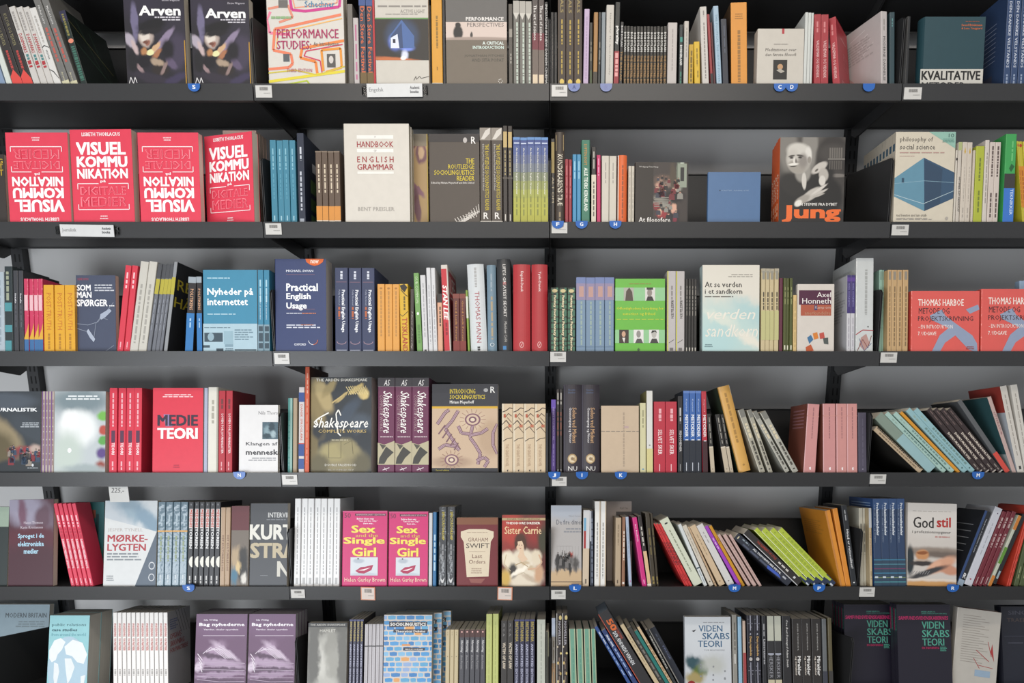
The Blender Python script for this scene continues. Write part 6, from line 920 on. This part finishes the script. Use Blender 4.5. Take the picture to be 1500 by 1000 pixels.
for (r, px, ch, where) in [(1, 284, 'S', 'right dark figure cover'), (1, 1142.5, 'C', 'cream portrait booklet'), (1, 1160, 'D', 'right side of the portrait booklet'),
    (2, 817, 'F', 'brown gold-topped hardcover'), (2, 852, 'G', 'green book'), (2, 901.5, 'H', 'off-white paperbacks'), (4, 350.5, 'N', 'dark red spines'), (4, 812, 'J', 'purple slim book'), (4, 852.5, 'I', 'plum volumes'), (4, 909.5, 'K', 'plain cream booklet'), (4, 1433, 'M', 'leaning black pile'),
    (5, 276, 'S', 'first black disc spine'), (5, 842.5, 'L', 'ink crowd drawing'), (5, 1076, 'M', 'leaning white paperback'), (5, 1200, 'P', 'lime green paperbacks'), (5, 1396, 'R', 'coffee cup cover')]:
    letter_tag(r, px, ch, A % (ch, where))
letter_tag(1, 841, 'A', 'faded blue half-round tag with letter A under the brown gold-lettered books', '#6474a8', '#4a5688')
letter_tag(1, 888, 'B', 'faded lilac half-round tag under the light grey italic paperback', '#6c78a8', '#7c84b0')
letter_tag(1, 1273, '', 'blank blue half-round tag under the pale grey turned hardcover')
# section signs in clear clip-on holders
def sign(r, x0, x1, y0, y1, word, label, roll):
    root = card('section_sign', label, 'sign', None, r, x0, x1, y0, y1, '#cfd0d0', [T(word, .04, .3, .3, .68, '#77787a', .0, .0), T('Academic', .78, .18, .95, .42, '#55565a', .04), T('books', .78, .5, .93, .72, '#55565a', .04)], dy=.003, roll=roll)
    g = bpy.data.materials.get('clear_plastic')
    if not g:
        g = bpy.data.materials.new('clear_plastic'); g.use_nodes = True; b = g.node_tree.nodes['Principled BSDF']
        b.inputs['Transmission Weight'].default_value = 1; b.inputs['Roughness'].default_value = .05; b.inputs['IOR'].default_value = 1.1
        tc = g.node_tree.nodes.new('ShaderNodeTexCoord'); nz = g.node_tree.nodes.new('ShaderNodeTexNoise'); nz.inputs['Scale'].default_value = 30
        bp = g.node_tree.nodes.new('ShaderNodeBump'); bp.inputs['Strength'].default_value = .01; g.node_tree.links.new(tc.outputs['Object'], nz.inputs['Vector']); g.node_tree.links.new(nz.outputs[0], bp.inputs['Height']); g.node_tree.links.new(bp.outputs[0], b.inputs['Normal'])
    w = root.children[0].dimensions.x or .14
    ws = max(v.co.x for v in root.children[0].data.vertices); hs = -min(v.co.z for v in root.children[0].data.vertices)
    boxes('clear_holder', [(-ws-.012, ws+.012, .0012, .0022, -hs*.85, -hs*.12), (-ws-.012, -ws-.0105, -.001, .0012, -hs*.8, -hs*.2), (ws+.0105, ws+.012, -.001, .0012, -hs*.8, -hs*.2)], g, root)
sign(1, 537, 619, 122.5, 142, 'Engelsk', 'white section sign reading Engelsk on the top shelf lip', -.006)
sign(2, 87.5, 168, 329, 346.5, 'Journalistik', 'white section sign reading Journalistik on the second shelf lip', .012)
# hand-written price card hanging below the fourth lip
card('price_card', 'white hand-written 225 price card hanging under the fourth shelf lip', 'card', None, 4, 159, 190, 711.5, 735, '#b9b9b6',
     [T('225,-', .1, .12, .78, .46, '#3a3a3c', -.01, .3)], dy=-.0075)
